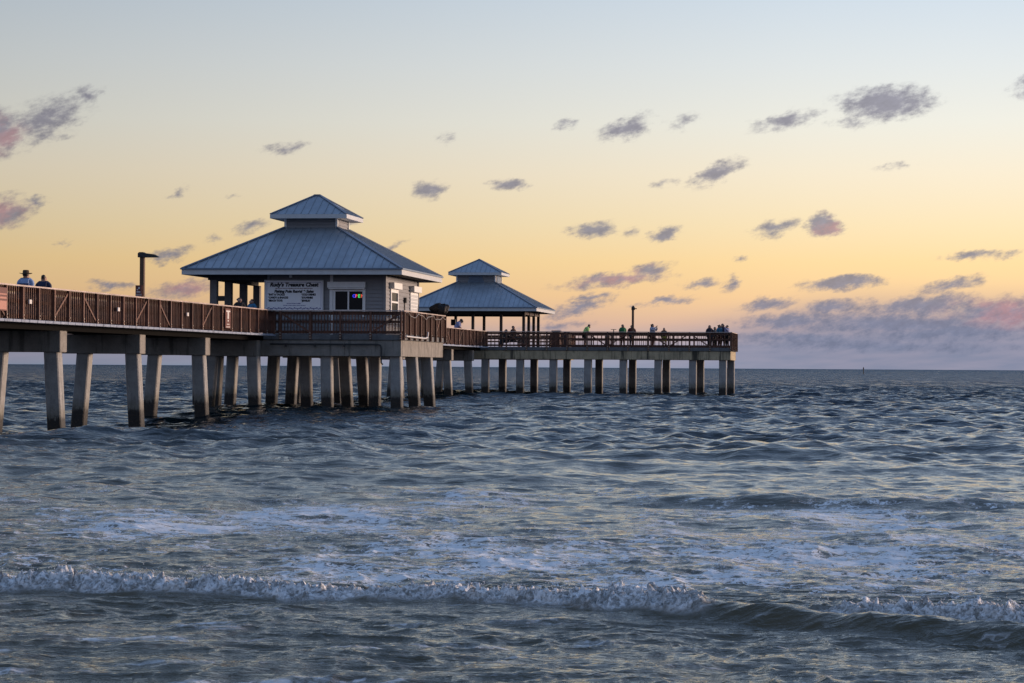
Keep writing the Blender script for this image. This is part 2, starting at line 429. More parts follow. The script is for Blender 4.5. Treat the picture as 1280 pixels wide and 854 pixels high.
    mx = S.n('ShaderNodeMixShader'); S.link(foam, mx.inputs[0]); S.link(wat.outputs[0], mx.inputs[1]); S.link(fm.outputs[0], mx.inputs[2])
    out = S.n('ShaderNodeOutputMaterial'); S.link(mx.outputs[0], out.inputs[0])
    return m
sea = build_sea()
sea.data.materials.append(sea_material())

# fine spray thrown up along the breaking crest
def build_spray():
    rg = np.random.RandomState(12)
    ico = [(0, 0, 1), (.94, 0, -.33), (-.47, .82, -.33), (-.47, -.82, -.33)]
    V, F = [], []
    for i in range(1500):
        x = rg.uniform(-5.2, 4.6)
        if 1.35 < x < 2.2 and rg.rand() < .85: continue
        y = float(np.interp(x, [-12, -4.3, -1.7, 0, 1.44, 2.2, 3.6, 8], [20.9, 19.75, 19.25, 18.72, 18.02, 17.75, 17.3, 16.2])) + rg.normal(.0, .09)
        g_ = .5 + .5 * math.sin(x * 3.1) * math.sin(x * 1.3 + 1)
        if rg.rand() > .25 + .75 * g_: continue
        z = .13 + abs(rg.normal(0, .035)) * (.6 + g_)
        r = rg.uniform(.002, .0065); b = len(V)
        V += [(x + p[0] * r, y + p[1] * r, z + p[2] * r) for p in ico]
        F += [(b, b + 1, b + 2), (b, b + 2, b + 3), (b, b + 3, b + 1), (b + 1, b + 3, b + 2)]
    me = bpy.data.meshes.new("spray"); me.from_pydata(V, [], F)
    m = bpy.data.materials.new("spray_foam"); m.use_nodes = True
    b_ = m.node_tree.nodes['Principled BSDF']; b_.inputs['Base Color'].default_value = (.85, .87, .88, 1); b_.inputs['Roughness'].default_value = .4
    me.materials.append(m)
    o = bpy.data.objects.new("spray", me); COL.objects.link(o)
    o["kind"] = "stuff"; o["label"] = "fine white droplets flying along the crest of the small breaking wave"; o["category"] = "spray"
build_spray()
# ------------------------------------------------------------------ materials
def newmat(name):
    m = bpy.data.materials.new(name); m.use_nodes = True
    t = m.node_tree; t.nodes.clear()
    S = NT(t)
    out = S.n('ShaderNodeOutputMaterial'); b = S.n('ShaderNodeBsdfPrincipled'); S.link(b.outputs[0], out.inputs[0])
    return m, S, b

def simple(name, col, rough=.6, var=.18, scale=6.0, metal=0.0, bump=0.0, spec=None):
    m, S, b = newmat(name)
    tcn = S.n('ShaderNodeTexCoord').outputs['Object']
    nz = S.noise(tcn, scale, 5, .6)
    c = S.mix(1.0, tuple(col), S.ramp(nz, [(.25, 1 - var), (.75, 1 + var)]), 'MULTIPLY')
    S.link(c, b.inputs['Base Color']); b.inputs['Roughness'].default_value = rough; b.inputs['Metallic'].default_value = metal
    if spec is not None: b.inputs['Specular IOR Level'].default_value = spec
    if bump:
        bp = S.n('ShaderNodeBump'); bp.inputs['Distance'].default_value = bump; S.link(nz, bp.inputs['Height']); S.link(bp.outputs[0], b.inputs['Normal'])
    return m

def concrete(name, col, waterline=False, streak=.5, dark=(.035, .035, .03), big=False):
    m, S, b = newmat(name)
    tcn = S.n('ShaderNodeTexCoord').outputs['Object']
    n1 = S.noise(tcn, 2.2, 6, .65)
    n2 = S.noise(S.vmath('MULTIPLY', tcn, (5.0, 5.0, .45)), 1.0, 5, .6)      # rain streaks
    n3 = S.noise(tcn, 22, 4, .6)
    c = S.mix(1.0, tuple(col), S.ramp(n1, [(.3, .72), (.72, 1.18)]), 'MULTIPLY')
    c = S.mix(1.0, c, S.ramp(n3, [(.3, .88), (.7, 1.1)]), 'MULTIPLY')
    c = S.mix(S.math('MULTIPLY', S.maprange(n2, .52, .68), streak), c, dark)
    c = S.mix(S.math('MULTIPLY', S.maprange(n1, .6, .72), .35), c, s2l((112, 88, 58)))
    if big:
        nb_ = S.noise(S.vmath('MULTIPLY', tcn, (.42, .42, .12)), 1.0, 3, .6)
        nn = S.math('ADD', nb_, S.math('MULTIPLY', S.math('SUBTRACT', n2, .5), .5))
        c = S.mix(S.math('MULTIPLY', S.maprange(nn, .60, .68), .9), c, (.018, .018, .016))
        n5 = S.noise(S.vmath('MULTIPLY', tcn, (2.4, 2.4, .2)), 1.0, 4, .65)
        c = S.mix(S.math('MULTIPLY', S.maprange(n5, .5, .66), .65), c, (.05, .045, .03))
    rgh = .85
    if waterline:
        pos = S.n('ShaderNodeNewGeometry').outputs['Position']
        sz = S.n('ShaderNodeSeparateXYZ'); S.link(pos, sz.inputs[0])
        edge = S.noise(S.vmath('MULTIPLY', pos, (13, 13, 5)), 1.0, 6, .7)
        lev = S.math('ADD', sz.outputs[2], S.math('MULTIPLY', S.math('SUBTRACT', edge, .5), -.60))
        lev = S.math('ADD', lev, S.maprange(sz.outputs[1], 76, 104, .34, -.06))
        # near the shore the growth sits lower with the swell trough
        c = S.mix(S.maprange(lev, .95, .52), c, S.mix(.5, c, s2l((92, 84, 58))))
        c = S.mix(S.maprange(lev, .55, .36), c, S.mix(S.maprange(n3, .5, .7), (.010, .010, .009), (.06, .04, .022)))
        rr = S.maprange(lev, .55, .35, .85, .5)
        S.link(rr, b.inputs['Roughness'])
    else:
        b.inputs['Roughness'].default_value = rgh
    S.link(c, b.inputs['Base Color'])
    bp = S.n('ShaderNodeBump'); bp.inputs['Distance'].default_value = .012; S.link(n3, bp.inputs['Height']); S.link(bp.outputs[0], b.inputs['Normal'])
    return m

def wood(name, col, rough=.6, var=.35):
    m, S, b = newmat(name)
    tcn = S.n('ShaderNodeTexCoord').outputs['Object']
    n1 = S.noise(S.vmath('MULTIPLY', tcn, (14, 14, 1.2)), 1.0, 5, .6)
    n2 = S.noise(tcn, .8, 4, .6)
    c = S.mix(1.0, tuple(col), S.ramp(n1, [(.3, 1 - var), (.7, 1 + var)]), 'MULTIPLY')
    c = S.mix(1.0, c, S.ramp(n2, [(.3, .65), (.7, 1.3)]), 'MULTIPLY')
    S.link(c, b.inputs['Base Color']); b.inputs['Roughness'].default_value = rough
    return m

def roofmetal(name, col):
    m, S, b = newmat(name)
    tcn = S.n('ShaderNodeTexCoord').outputs['Object']
    n1 = S.noise(tcn, .7, 5, .6)
    n2 = S.noise(S.vmath('MULTIPLY', tcn, (3, 3, .4)), 1.0, 4, .6)
    c = S.mix(1.0, tuple(col), S.ramp(n1, [(.3, .85), (.7, 1.15)]), 'MULTIPLY')
    c = S.mix(1.0, c, S.ramp(n2, [(.3, .9), (.7, 1.08)]), 'MULTIPLY')
    S.link(c, b.inputs['Base Color']); b.inputs['Roughness'].default_value = .45; b.inputs['Metallic'].default_value = .5
    return m

M = dict(
    pile=concrete('pile_concrete', (.35, .345, .33), True, .40),
    cap=concrete('cap_concrete', (.27, .25, .22), False, .6),
    beam=concrete('stained_beam_concrete', (.50, .41, .26), False, .85, big=True),
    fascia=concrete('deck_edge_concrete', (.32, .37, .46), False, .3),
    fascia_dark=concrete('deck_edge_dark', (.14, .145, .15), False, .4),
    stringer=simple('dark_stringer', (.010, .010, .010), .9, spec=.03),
    rail=wood('railing_wood', (.095, .034, .017), .6, .6),
    railpost=wood('railing_post_wood', (.125, .050, .028)),
    railtop=wood('skylit_cap_rail', (.55, .44, .38), .38, .15),  # brown rail wood paled, sky light on its top put into the colour
    bracket=simple('galvanised_bracket', (.45, .40, .32), .5),
    roof=roofmetal('standing_seam_metal', (.34, .38, .42)),
    seam=simple('roof_seam_metal', (.31, .35, .39), .5, .1, metal=.3),
    hip=simple('roof_hip_cap', (.15, .20, .27), .5, .1, metal=.3),
    white=simple('white_trim_paint', (.82, .82, .80), .55, .07),
    fasciaw=simple('roof_fascia_paint', (.55, .56, .56), .5, .10, 3.0),
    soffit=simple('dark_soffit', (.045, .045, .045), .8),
    wall=simple('grey_lap_siding', (.25, .25, .26), .6, .08, 3.0),
    post=simple('porch_post', (.16, .15, .15), .7),
    dpost=simple('dark_pavilion_post', (.055, .035, .028), .7),
    glass=simple('dark_window_glass', (.012, .014, .016), .25, .05, spec=.15),
    board=simple('sign_board_white', (.86, .86, .88), .5, .04),
    ink=simple('sign_ink_black', (.012, .011, .014), .6, .02),
    inkblue=simple('sign_ink_blue', (.08, .07, .26), .6, .02),
    inkred=simple('sign_ink_maroon', (.16, .03, .05), .6, .02),
    brown=simple('brown_sign_paint', (.13, .035, .025), .5),
    signwhite=simple('sign_white_marks', (.70, .66, .62), .5, .03),
    pole=wood('lamp_post_wood', (.12, .065, .035)),
    black=simple('black_metal', (.014, .013, .013), .5),
    bin=simple('brown_bin', (.06, .035, .03), .6),
    pvc=simple('white_pipe', (.72, .70, .68), .45, .05),
    cable=simple('grey_cable', (.30, .28, .26), .6),
    conduit=simple('dark_conduit', (.03, .03, .03), .5),
    tarp=simple('black_tarp', (.010, .010, .012), .7, .3, 8, bump=.02),
    skin=simple('skin', (.36, .20, .14), .5, .05),
    hairdark=simple('dark_hair', (.02, .013, .01), .6),
)
def cloth(name, col): 
    if name not in M: M[name] = simple(name, col, .85, .12, 12)
    return M[name]
def emis(name, col, st):
    m, S, b = newmat(name)
    b.inputs['Base Color'].default_value = (*col, 1); b.inputs['Emission Color'].default_value = (*col, 1); b.inputs['Emission Strength'].default_value = st
    return m
M['led_blue'] = emis('led_blue', (.05, .06, 1.0), .8)
M['led_red'] = emis('led_red', (1.0, .10, .06), .7)
M['led_green'] = emis('led_green', (.08, .9, .16), .8)
M['lampglow'] = emis('warm_counter_light', (1.0, .92, .7), .6)

# ------------------------------------------------------------------ mesh helper
class MB:
    def __init__(s):
        s.v = []; s.f = []; s.m = []
    def poly(s, pts, faces, mi=0):
        b = len(s.v); s.v += [tuple(p) for p in pts]
        for f in faces: s.f.append(tuple(i + b for i in f)); s.m.append(mi)
        return s
    def box(s, x0, x1, y0, y1, z0, z1, mi=0):
        p = [(x0, y0, z0), (x1, y0, z0), (x1, y1, z0), (x0, y1, z0), (x0, y0, z1), (x1, y0, z1), (x1, y1, z1), (x0, y1, z1)]
        s.poly(p, [(0, 3, 2, 1), (4, 5, 6, 7), (0, 1, 5, 4), (1, 2, 6, 5), (2, 3, 7, 6), (3, 0, 4, 7)], mi)
        return s
    def bar(s, p, q, w, h=None, up=(0, 0, 1), mi=0):
        h = h or w
        p = Vector(p); q = Vector(q); d = (q - p).normalized(); up = Vector(up)
        if abs(d.dot(up)) > .98: up = Vector((0, 1, 0))
        r = d.cross(up).normalized(); u = r.cross(d)
        a = [c + r * (i * w / 2) + u * (j * h / 2) for c in (p, q) for i, j in ((-1, -1), (1, -1), (1, 1), (-1, 1))]
        s.poly(a, [(3, 2, 1, 0), (4, 5, 6, 7), (0, 1, 5, 4), (1, 2, 6, 5), (2, 3, 7, 6), (3, 0, 4, 7)], mi)
        return s
    def tube(s, pts, r, n=8, mi=0, cap=True):
        pts = [Vector(p) for p in pts]; rings = []
        rr = r if isinstance(r, (list, tuple)) else [r] * len(pts)
        for i, p in enumerate(pts):
            d = (pts[min(i + 1, len(pts) - 1)] - pts[max(i - 1, 0)]).normalized()
            up = Vector((0, 0, 1)) if abs(d.z) < .95 else Vector((1, 0, 0))
            a = d.cross(up).normalized(); b = a.cross(d)
            rings.append([p + (a * math.cos(t) + b * math.sin(t)) * rr[i] for t in [2 * math.pi * k / n for k in range(n)]])
        V = [c for rg_ in rings for c in rg_]; F = []
        for i in range(len(pts) - 1):
            for k in range(n):
                F.append((i * n + k, i * n + (k + 1) % n, (i + 1) * n + (k + 1) % n, (i + 1) * n + k))
        if cap:
            F.append(tuple(range(n))[::-1]); F.append(tuple(range((len(pts) - 1) * n, len(pts) * n)))
        s.poly(V, F, mi)
        return s
    def build(s, name, mat, parent=None, bevel=0.0, smooth=False, loc=None, label=None):
        me = bpy.data.meshes.new(name); me.from_pydata(s.v, [], s.f)
        mats = mat if isinstance(mat, (list, tuple)) else [mat]
        for mm in mats: me.materials.append(mm)
        for p, mi in zip(me.polygons, s.m): p.material_index = mi; p.use_smooth = smooth
        bm = bmesh.new(); bm.from_mesh(me); bmesh.ops.recalc_face_normals(bm, faces=bm.faces)
        if bevel:
            bmesh.ops.bevel(bm, geom=list(bm.edges), offset=bevel, segments=1, affect='EDGES')
        bm.to_mesh(me); bm.free(); me.update()
        o = bpy.data.objects.new(name, me); COL.objects.link(o)
        if parent is not None: o.parent = parent
        if loc is not None: o.location = loc
        if label: o['label'] = label
        return o

# ------------------------------------------------------------------ pier frame: b across (to the right), a along (out to sea), z above mean water
ROT = math.atan(.15)
CU, SU = math.cos(ROT), math.sin(ROT)
OX, OY = -14.87, 78.0
def wpt(b, a, z=0.0):
    return Vector((OX + a * SU + b * CU, OY + a * CU - b * SU, z))
def B(x, a):                       # across-pier coordinate of the sight line at photo column x, distance a along the pier
    k = (x - 640) / FPX
    return (k * (OY + CU * a) - OX - SU * a) / (CU + k * SU)
def A(x, b):
    k = (x - 640) / FPX
    return (OX + CU * b - k * (OY - SU * b)) / (k * CU - SU)
def thing(name, label, cat, b, a, z=0.0, yaw=0.0, group=None):
    o = bpy.data.objects.new(name, None); COL.objects.link(o)
    o.empty_display_size = .3
    o.location = wpt(b, a, z); o.rotation_euler = (0, 0, -ROT + yaw)
    o['label'] = label; o['category'] = cat
    if group: o['group'] = group
    return o

Z_RAIL, Z_DECK, Z_CAP, Z_SOF = 4.29, 3.22, 2.94, 2.24
pier = thing('pier', 'long concrete fishing pier with brown wooden railings running out to a wide platform', 'pier', 0, 0)

# ---- decks
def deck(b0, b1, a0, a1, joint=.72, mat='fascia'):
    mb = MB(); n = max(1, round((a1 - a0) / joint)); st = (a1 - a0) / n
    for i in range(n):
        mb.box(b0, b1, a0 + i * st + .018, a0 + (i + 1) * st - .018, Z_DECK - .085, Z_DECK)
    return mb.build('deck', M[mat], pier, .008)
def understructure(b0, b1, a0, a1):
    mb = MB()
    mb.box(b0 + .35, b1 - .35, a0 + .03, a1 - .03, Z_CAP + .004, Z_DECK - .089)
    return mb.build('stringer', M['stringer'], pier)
deck(-2.95, .50, -34, 27.3); understructure(-2.75, .30, -34, 27.3)
SA0, SA1, SB0, SB1 = 27.6, 37.9, -4.0, 6.02
deck(-2.95, .50, 38.0, 86.2, .72); understructure(-2.75, .30, 38.0, 86.2)
TA0, TA1, TB0, TB1 = 86.5, 92.6, -3.1, 16.9
PB0, PB1, PA0, PA1 = -8.6, 3.9, 92.8, 105.8

def platform(b0, b1, a0, a1, zb, mat, fmat, n):
    MB().box(b0 - .05, b1 + .05, a0 - .05, a1 + .05, Z_DECK - .24, Z_DECK).build('deck', M[fmat], pier, .02)
    mb = MB(); st = (b1 - b0) / n
    for i in range(n):                                   # precast edge panels, hairline joints between them
        mb.box(b0 + i * st + .006, b0 + (i + 1) * st - .006, a0, a0 + .32, zb, Z_DECK - .244)
    mb.build('edge_beam', M[mat], pier, .008)
    na = max(3, round((a1 - a0) / 2.0)); mb = MB(); sa = (a1 - a0 - .35) / na
    for i in range(na):
        mb.box(b1 - .32, b1, a0 + .33 + i * sa + .006, a0 + .33 + (i + 1) * sa - .006, zb, Z_DECK - .244)
    mb.build('edge_beam', M[mat], pier, .008)
    mb = MB().box(b0, b0 + .32, a0 + .33, a1 - .33, zb, Z_DECK - .244); mb.build('edge_beam', M[mat], pier, .008)
    mb = MB().box(b0, b1, a1 - .32, a1, zb, Z_DECK - .244); mb.build('edge_beam', M[mat], pier, .008)
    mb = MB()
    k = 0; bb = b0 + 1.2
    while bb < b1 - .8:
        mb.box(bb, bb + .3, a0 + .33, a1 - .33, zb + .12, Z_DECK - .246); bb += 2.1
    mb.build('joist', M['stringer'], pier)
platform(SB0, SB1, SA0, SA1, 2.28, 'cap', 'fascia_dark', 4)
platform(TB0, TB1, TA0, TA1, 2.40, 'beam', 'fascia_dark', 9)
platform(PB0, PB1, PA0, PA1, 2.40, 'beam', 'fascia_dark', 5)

# ---- bents of the walkway
def pile(b, a, lean_b=0.0, lean_a=0.0, w=.48, ztop=2.28):
    """battered square pile, driven into the seabed"""
    mb = MB(); h = ztop + 2.0
    f = h / 2.3
    x1, y1 = lean_b * f, lean_a * f
    hw = w / 2; ch = .035
    def ring(cx, cy, z):
        return [(cx - hw + ch, cy - hw, z), (cx + hw - ch, cy - hw, z), (cx + hw, cy - hw + ch, z), (cx + hw, cy + hw - ch, z),
                (cx + hw - ch, cy + hw, z), (cx - hw + ch, cy + hw, z), (cx - hw, cy + hw - ch, z), (cx - hw, cy - hw + ch, z)]
    top = ring(0, 0, 0); bot = ring(x1, y1, -h)
    mb.poly(top + bot, [tuple(range(8)), tuple(range(15, 7, -1))] + [(i, i + 8, (i + 1) % 8 + 8, (i + 1) % 8) for i in range(8)])
    o = mb.build('pile', M['pile'], pier, loc=(b, a, ztop))
    return o
def bent(a, lit=True):
    mb = MB().box(-2.75, .21, a - .05, a + .62, Z_SOF, Z_CAP)
    mb.build('cap_beam', M['cap'], pier, .02)
    pile(-.15, a + .28, .13); pile(-1.96, a + .28, -.18)
for a in (-25.8, -17.2, -8.6, 0, 8.6, 17.2): bent(a)
MB().box(-2.75, .1, 25.6, 26.2, Z_SOF, Z_CAP).build('cap_beam', M['cap'], pier, .02)
pile(-1.96, 25.9, -.18); pile(-.15, 25.9, .1)
for a in (41.6, 49.6, 57.6, 65.6, 73.4, 81.3): bent(a)
# ---- piles of the shop platform
for a, bs in ((28.0, (5.72, 2.62, -.66, -3.2)), (31.6, (5.72, 2.62, -.66, -3.3)), (35.3, (5.72, 2.62, -.66, -3.6))):
    for i, b in enumerate(bs):
        pile(b, a, .06 if a == 28.0 else (.16 if i in (0, 1) else -.12), 0)
for b in (1.25, 4.45): pile(b, 29.7, .10 if b < 2 else -.02)
# ---- piles of the end platform: front row, back row
for x in (607, 650.5, 692, 735.3, 779.5, 823, 866.3, 903.8): pile(B(x, 86.9), 86.9, 0, 0, .5, 2.42)
for x in (628.5, 668, 709, 749.2, 791, 833.2, 875.8, 912): pile(B(x, 92.1) if x < 900 else TB1 - .3, 92.1, 0, 0, .5, 2.42)
for a, xs in ((97.0, (607, 628.5, 650.5, 668)), (101.5, (607, 628.5, 650.5, 668)), (105.2, (607, 628.5, 650.5, 668))):
    for x in xs: pile(B(x, a), a, 0, 0, .48, 2.42)

# ---- railings
def railing(p0, p1, post_gap, off=0.0, posts=True, outside=1, braces=(), pitch=.135, phase=0.0, mid=.50, zb=3.33, label=None, bw=.046, base=False):
    """p0->p1 in (b, a); outside: +1/-1 side of the posts (right hand normal of the run)"""
    x0, y0 = p0; x1, y1 = p1
    L = math.hypot(x1 - x0, y1 - y0); ux, uy = (x1 - x0) / L, (y1 - y0) / L
    nx, ny = uy * outside, -ux * outside
    def P(s, o, z): return (x0 + ux * s + nx * o, y0 + uy * s + ny * o, z)
    mb = MB()
    zt = Z_RAIL - .055
    mb.bar(P(0, -.02, zt - .08), P(L, -.02, zt - .08), .045, .15)
    mb.bar(P(0, -.02, zb), P(L, -.02, zb), .045, .12)
    mb.bar(P(0, -.02, zb + (zt - zb) * mid), P(L, -.02, zb + (zt - zb) * mid), .045, .11)
    s = .07
    while s < L:
        mb.bar(P(s, .022, zb - .075), P(s, .022, zt - .006), bw, .034, up=(ux, uy, 0)); s += pitch
    r = mb.build('railing', M['rail'], pier, label=label)
    c = MB().bar(P(-.02, .0, Z_RAIL - .025), P(L + .02, .0, Z_RAIL - .025), .17, .045).build('cap_rail', M['railtop'], r)
    n = int(round((L - phase) / post_gap)); ps = [phase + i * (L - phase) / n for i in range(n + 1)]
    pm = MB(); hm = MB()
    for i, s in enumerate(ps):
        pb = MB()
        q = P(s, .075, 0)
        tgt = pb if posts else pm
        tgt.bar((q[0], q[1], Z_DECK + .002 if base else 3.0), (q[0], q[1], Z_RAIL - .05), .095, .095, up=(ux, uy, 0))
        if posts:
            for zz in ((3.26, 3.36) if base else (3.05, 3.16, 3.28)):
                w_ = P(s, .128, zz)
                pb.bar((w_[0] - ux * .03, w_[1] - uy * .03, zz), (w_[0] + ux * .03, w_[1] + uy * .03, zz), .025, .035, mi=1)
            pb.build('post', [M['railpost'], M['bracket']], r)
    if not posts: pm.build('post_row', M['railpost'], r)['kind'] = 'stuff'
    for k, dr in braces:
        if 0 <= k < len(ps) - 1:
            s0, s1 = ps[k] + .06, ps[k + 1] - .06
            za, zz = (zb, zt - .1) if dr > 0 else (zt - .1, zb)
            MB().bar(P(s0, .05, za), P(s1, .05, zz), .075, .05, up=(nx, ny, 0)).build('brace', M['railpost'], r)
    return r
g = 1.433
a_first = .26 - 8 * g                                        # walkway, beach side
br = [(k, 1) for k in (7 - 6, 7, 13, 19)] + [(k, -1) for k in (9 - 6, 9, 15, 21)]
railing((.30, a_first), (.30, a_first + 27 * g), g, braces=br, pitch=.19, outside=1, base=True)
railing((-2.75, 27.3), (-2.75, a_first), g, posts=False, pitch=.17, base=True)
railing((SB0 + 4.35, SA0 - .02), (SB1, SA0 - .02), 1.27, braces=((0, -1), (3, 1)), pitch=.137, outside=1, phase=.30)
railing((SB1 + .04, SA0 + .05), (SB1 + .04, SA1), 1.35, braces=((6, 1),), pitch=.12)
railing((SB0, SA1), (SB0, SA0), 1.4, posts=False, outside=-1)
railing((SB1, SA1), (.35, SA1), 1.4, posts=False, outside=-1)
railing((.30, 38.1), (.30, 86.3), 1.42, posts=False, outside=1, braces=((2, 1), (5, -1), (8, 1), (11, -1), (14, 1), (17, -1), (20, 1), (23, -1), (26, 1), (29, -1), (32, 1)), pitch=.14, base=True)
far = railing((TB0 + 3.4, TA0), (TB1, TA0), 1.40, braces=[(1, -1), (3, 1), (5, -1), (6, 1), (8, -1), (9, 1), (10, -1)], pitch=.26, bw=.085, outside=1)
railing((TB1 + .02, TA0), (TB1 + .02, TA1), 1.4, pitch=.12)
railing((TB1, TA1), (PB1, TA1), 1.45, posts=False, outside=-1, pitch=.31, braces=())
railing((-2.75, 86.3), (-2.75, 38.1), 1.45, posts=False, pitch=.14, base=True)
railing((PB1, PA0), (PB1, PA1), 1.45, posts=False, pitch=.2)
railing((PB1, PA1), (PB0, PA1), 1.45, posts=False, outside=-1, pitch=.3)

# pipes fixed under the shop platform
zp = 2.80
mb = MB().tube([(.2, SA0 - .10, zp), (5.0, SA0 - .10, zp), (5.12, SA0 - .10, zp - .04), (5.16, SA0 - .10, zp - .16), (5.16, SA0 - .10, 2.0), (5.2, SA0 + .0, 1.93)], .035, 8)
for b in (.9, 2.2, 3.5): mb.box(b - .04, b + .04, SA0 - .14, SA0 - .06, zp - .12, zp + .03)
mb.build('conduit', M['conduit'], pier, label='dark conduit clipped along the concrete edge beam')
MB().tube([(SB1 + .20, SA0 + .1, 3.16), (SB1 + .20, SA0 + 4.6, 3.12), (SB1 + .22, SA0 + 5.1, 3.18), (SB1 + .22, SA0 + 5.2, 3.42)], .035, 8).build('drain_pipe', M['pvc'], pier, label='white plastic pipe along the deck edge')
pts = []
for i in range(60):
    t = i / 59; pts.append((SB1 + .19 + .02 * math.sin(t * 31), SA0 + .1 + t * 9.9, 4.10 + .10 * math.sin(t * 21 + 1) * (1 - .4 * t) + .03 * math.sin(t * 50)))
MB().tube(pts, .016, 5).build('cable', M['cable'], pier, label='pale cable draped along the railing')

# ------------------------------------------------------------------ hip roofs
def hip_faces(hw0, hw1, z0, z1, ridge=0.0):
    """frustum roof, half widths hw0 (eave) -> hw1 (top)"""
    e = [(-hw0, -hw0, z0), (hw0, -hw0, z0), (hw0, hw0, z0), (-hw0, hw0, z0)]
    t = [(-hw1 - ridge, -hw1, z1), (hw1 + ridge, -hw1, z1), (hw1 + ridge, hw1, z1), (-hw1 - ridge, hw1, z1)]
    return e, t
def add_roof(root, hw, z_eave, z_fas, hw_top, z_top, seam_gap, cup):
    mb = MB(); e, t = hip_faces(hw, hw_top, z_eave, z_top)
    th = .05
    e2 = [(x, y, z - th) for x, y, z in e]; t2 = [(x, y, z - th) for x, y, z in t]
    mb.poly(e + t + e2 + t2, [(0, 1, 5, 4), (1, 2, 6, 5), (2, 3, 7, 6), (3, 0, 4, 7), (8, 9, 1, 0), (9, 10, 2, 1), (10, 11, 3, 2), (11, 8, 0, 3),
                              (9, 8, 12, 13), (10, 9, 13, 14), (11, 10, 14, 15), (8, 11, 15, 12), (4, 5, 13, 12), (5, 6, 14, 13), (6, 7, 15, 14), (7, 4, 12, 15)])
    roof = mb.build('roof', M['roof'], root)
    # standing seams on the four slopes
    sm_ = MB(); n = int(hw / seam_gap)
    up = .028
    for side in range(4):
        cs, sn = [(1, 0), (0, 1), (-1, 0), (0, -1)][side]
        def rot(x, y, z): return (x * cs - y * sn, x * sn + y * cs, z)
        for i in range(-n, n + 1):
            x = i * seam_gap
            if abs(x) > hw - .12: continue
            if abs(x) <= hw_top: f = 1.0
            else: f = (hw - abs(x)) / (hw - hw_top)
            y0, za = -hw, z_eave; y1 = -hw + (hw - hw_top) * f; zb_ = z_eave + (z_top - z_eave) * f
            sm_.bar(rot(x, y0, za + .01), rot(x, y1, zb_ + .01), .022, .045)
    sm_.build('seam', M['seam'], roof)
    hp = MB()
    for i in range(4):
        a_, b_ = Vector(e[i]), Vector(t[i]); off = Vector((0, 0, .03))
        MB().bar(a_ + off, b_ + off, .16, .05).build('hip_cap', M['hip'], roof)
    # fascia boards with a drip edge, and the soffit
    fb_ = MB(); o = hw + .02; d = .05; zt = z_eave - .015
    fb_.box(-o, o, -o, -o + d, z_fas, zt); fb_.box(-o, o, o - d, o, z_fas, zt)
    fb_.box(o - d, o, -o + d + .002, o - d - .002, z_fas, zt); fb_.box(-o, -o + d, -o + d + .002, o - d - .002, z_fas, zt)
    fb_.build('fascia', M['fasciaw'], roof, .006)
    de = MB(); o2 = o + .055
    de.box(-o2, o2, -o2, -o - .001, zt - .03, zt + .04); de.box(-o2, o2, o + .001, o2, zt - .03, zt + .04)
    de.box(o + .001, o2, -o, o, zt - .03, zt + .04); de.box(-o2, -o - .001, -o, o, zt - .03, zt + .04)
    de.build('gutter', M['hip'], roof)
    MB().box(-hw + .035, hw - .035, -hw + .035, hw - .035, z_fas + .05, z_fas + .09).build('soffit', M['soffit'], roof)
    return roof
def lap_wall(mb, x0, x1, y, z0, z1, face, lap=.17, axis='x'):
    """clapboard courses on the outside of a wall plane"""
    z = z0; i = 0
    while z < z1 - .01:
        zt = min(z + lap, z1)
        if axis == 'x':
            p = [(x0, y, z), (x1, y, z), (x1, y + face * .042, z), (x0, y + face * .042, z), (x0, y, zt), (x1, y, zt), (x1, y + face * .006, zt), (x0, y + face * .006, zt)]
        else:
            p = [(y, x0, z), (y, x1, z), (y + face * .042, x1, z), (y + face * .042, x0, z), (y, x0, zt), (y, x1, zt), (y + face * .006, x1, zt), (y + face * .006, x0, zt)]
        mb.poly(p, [(0, 1, 2, 3), (4, 5, 6, 7), (0, 1, 5, 4), (1, 2, 6, 5), (2, 3, 7, 6), (3, 0, 4, 7)])
        z = zt
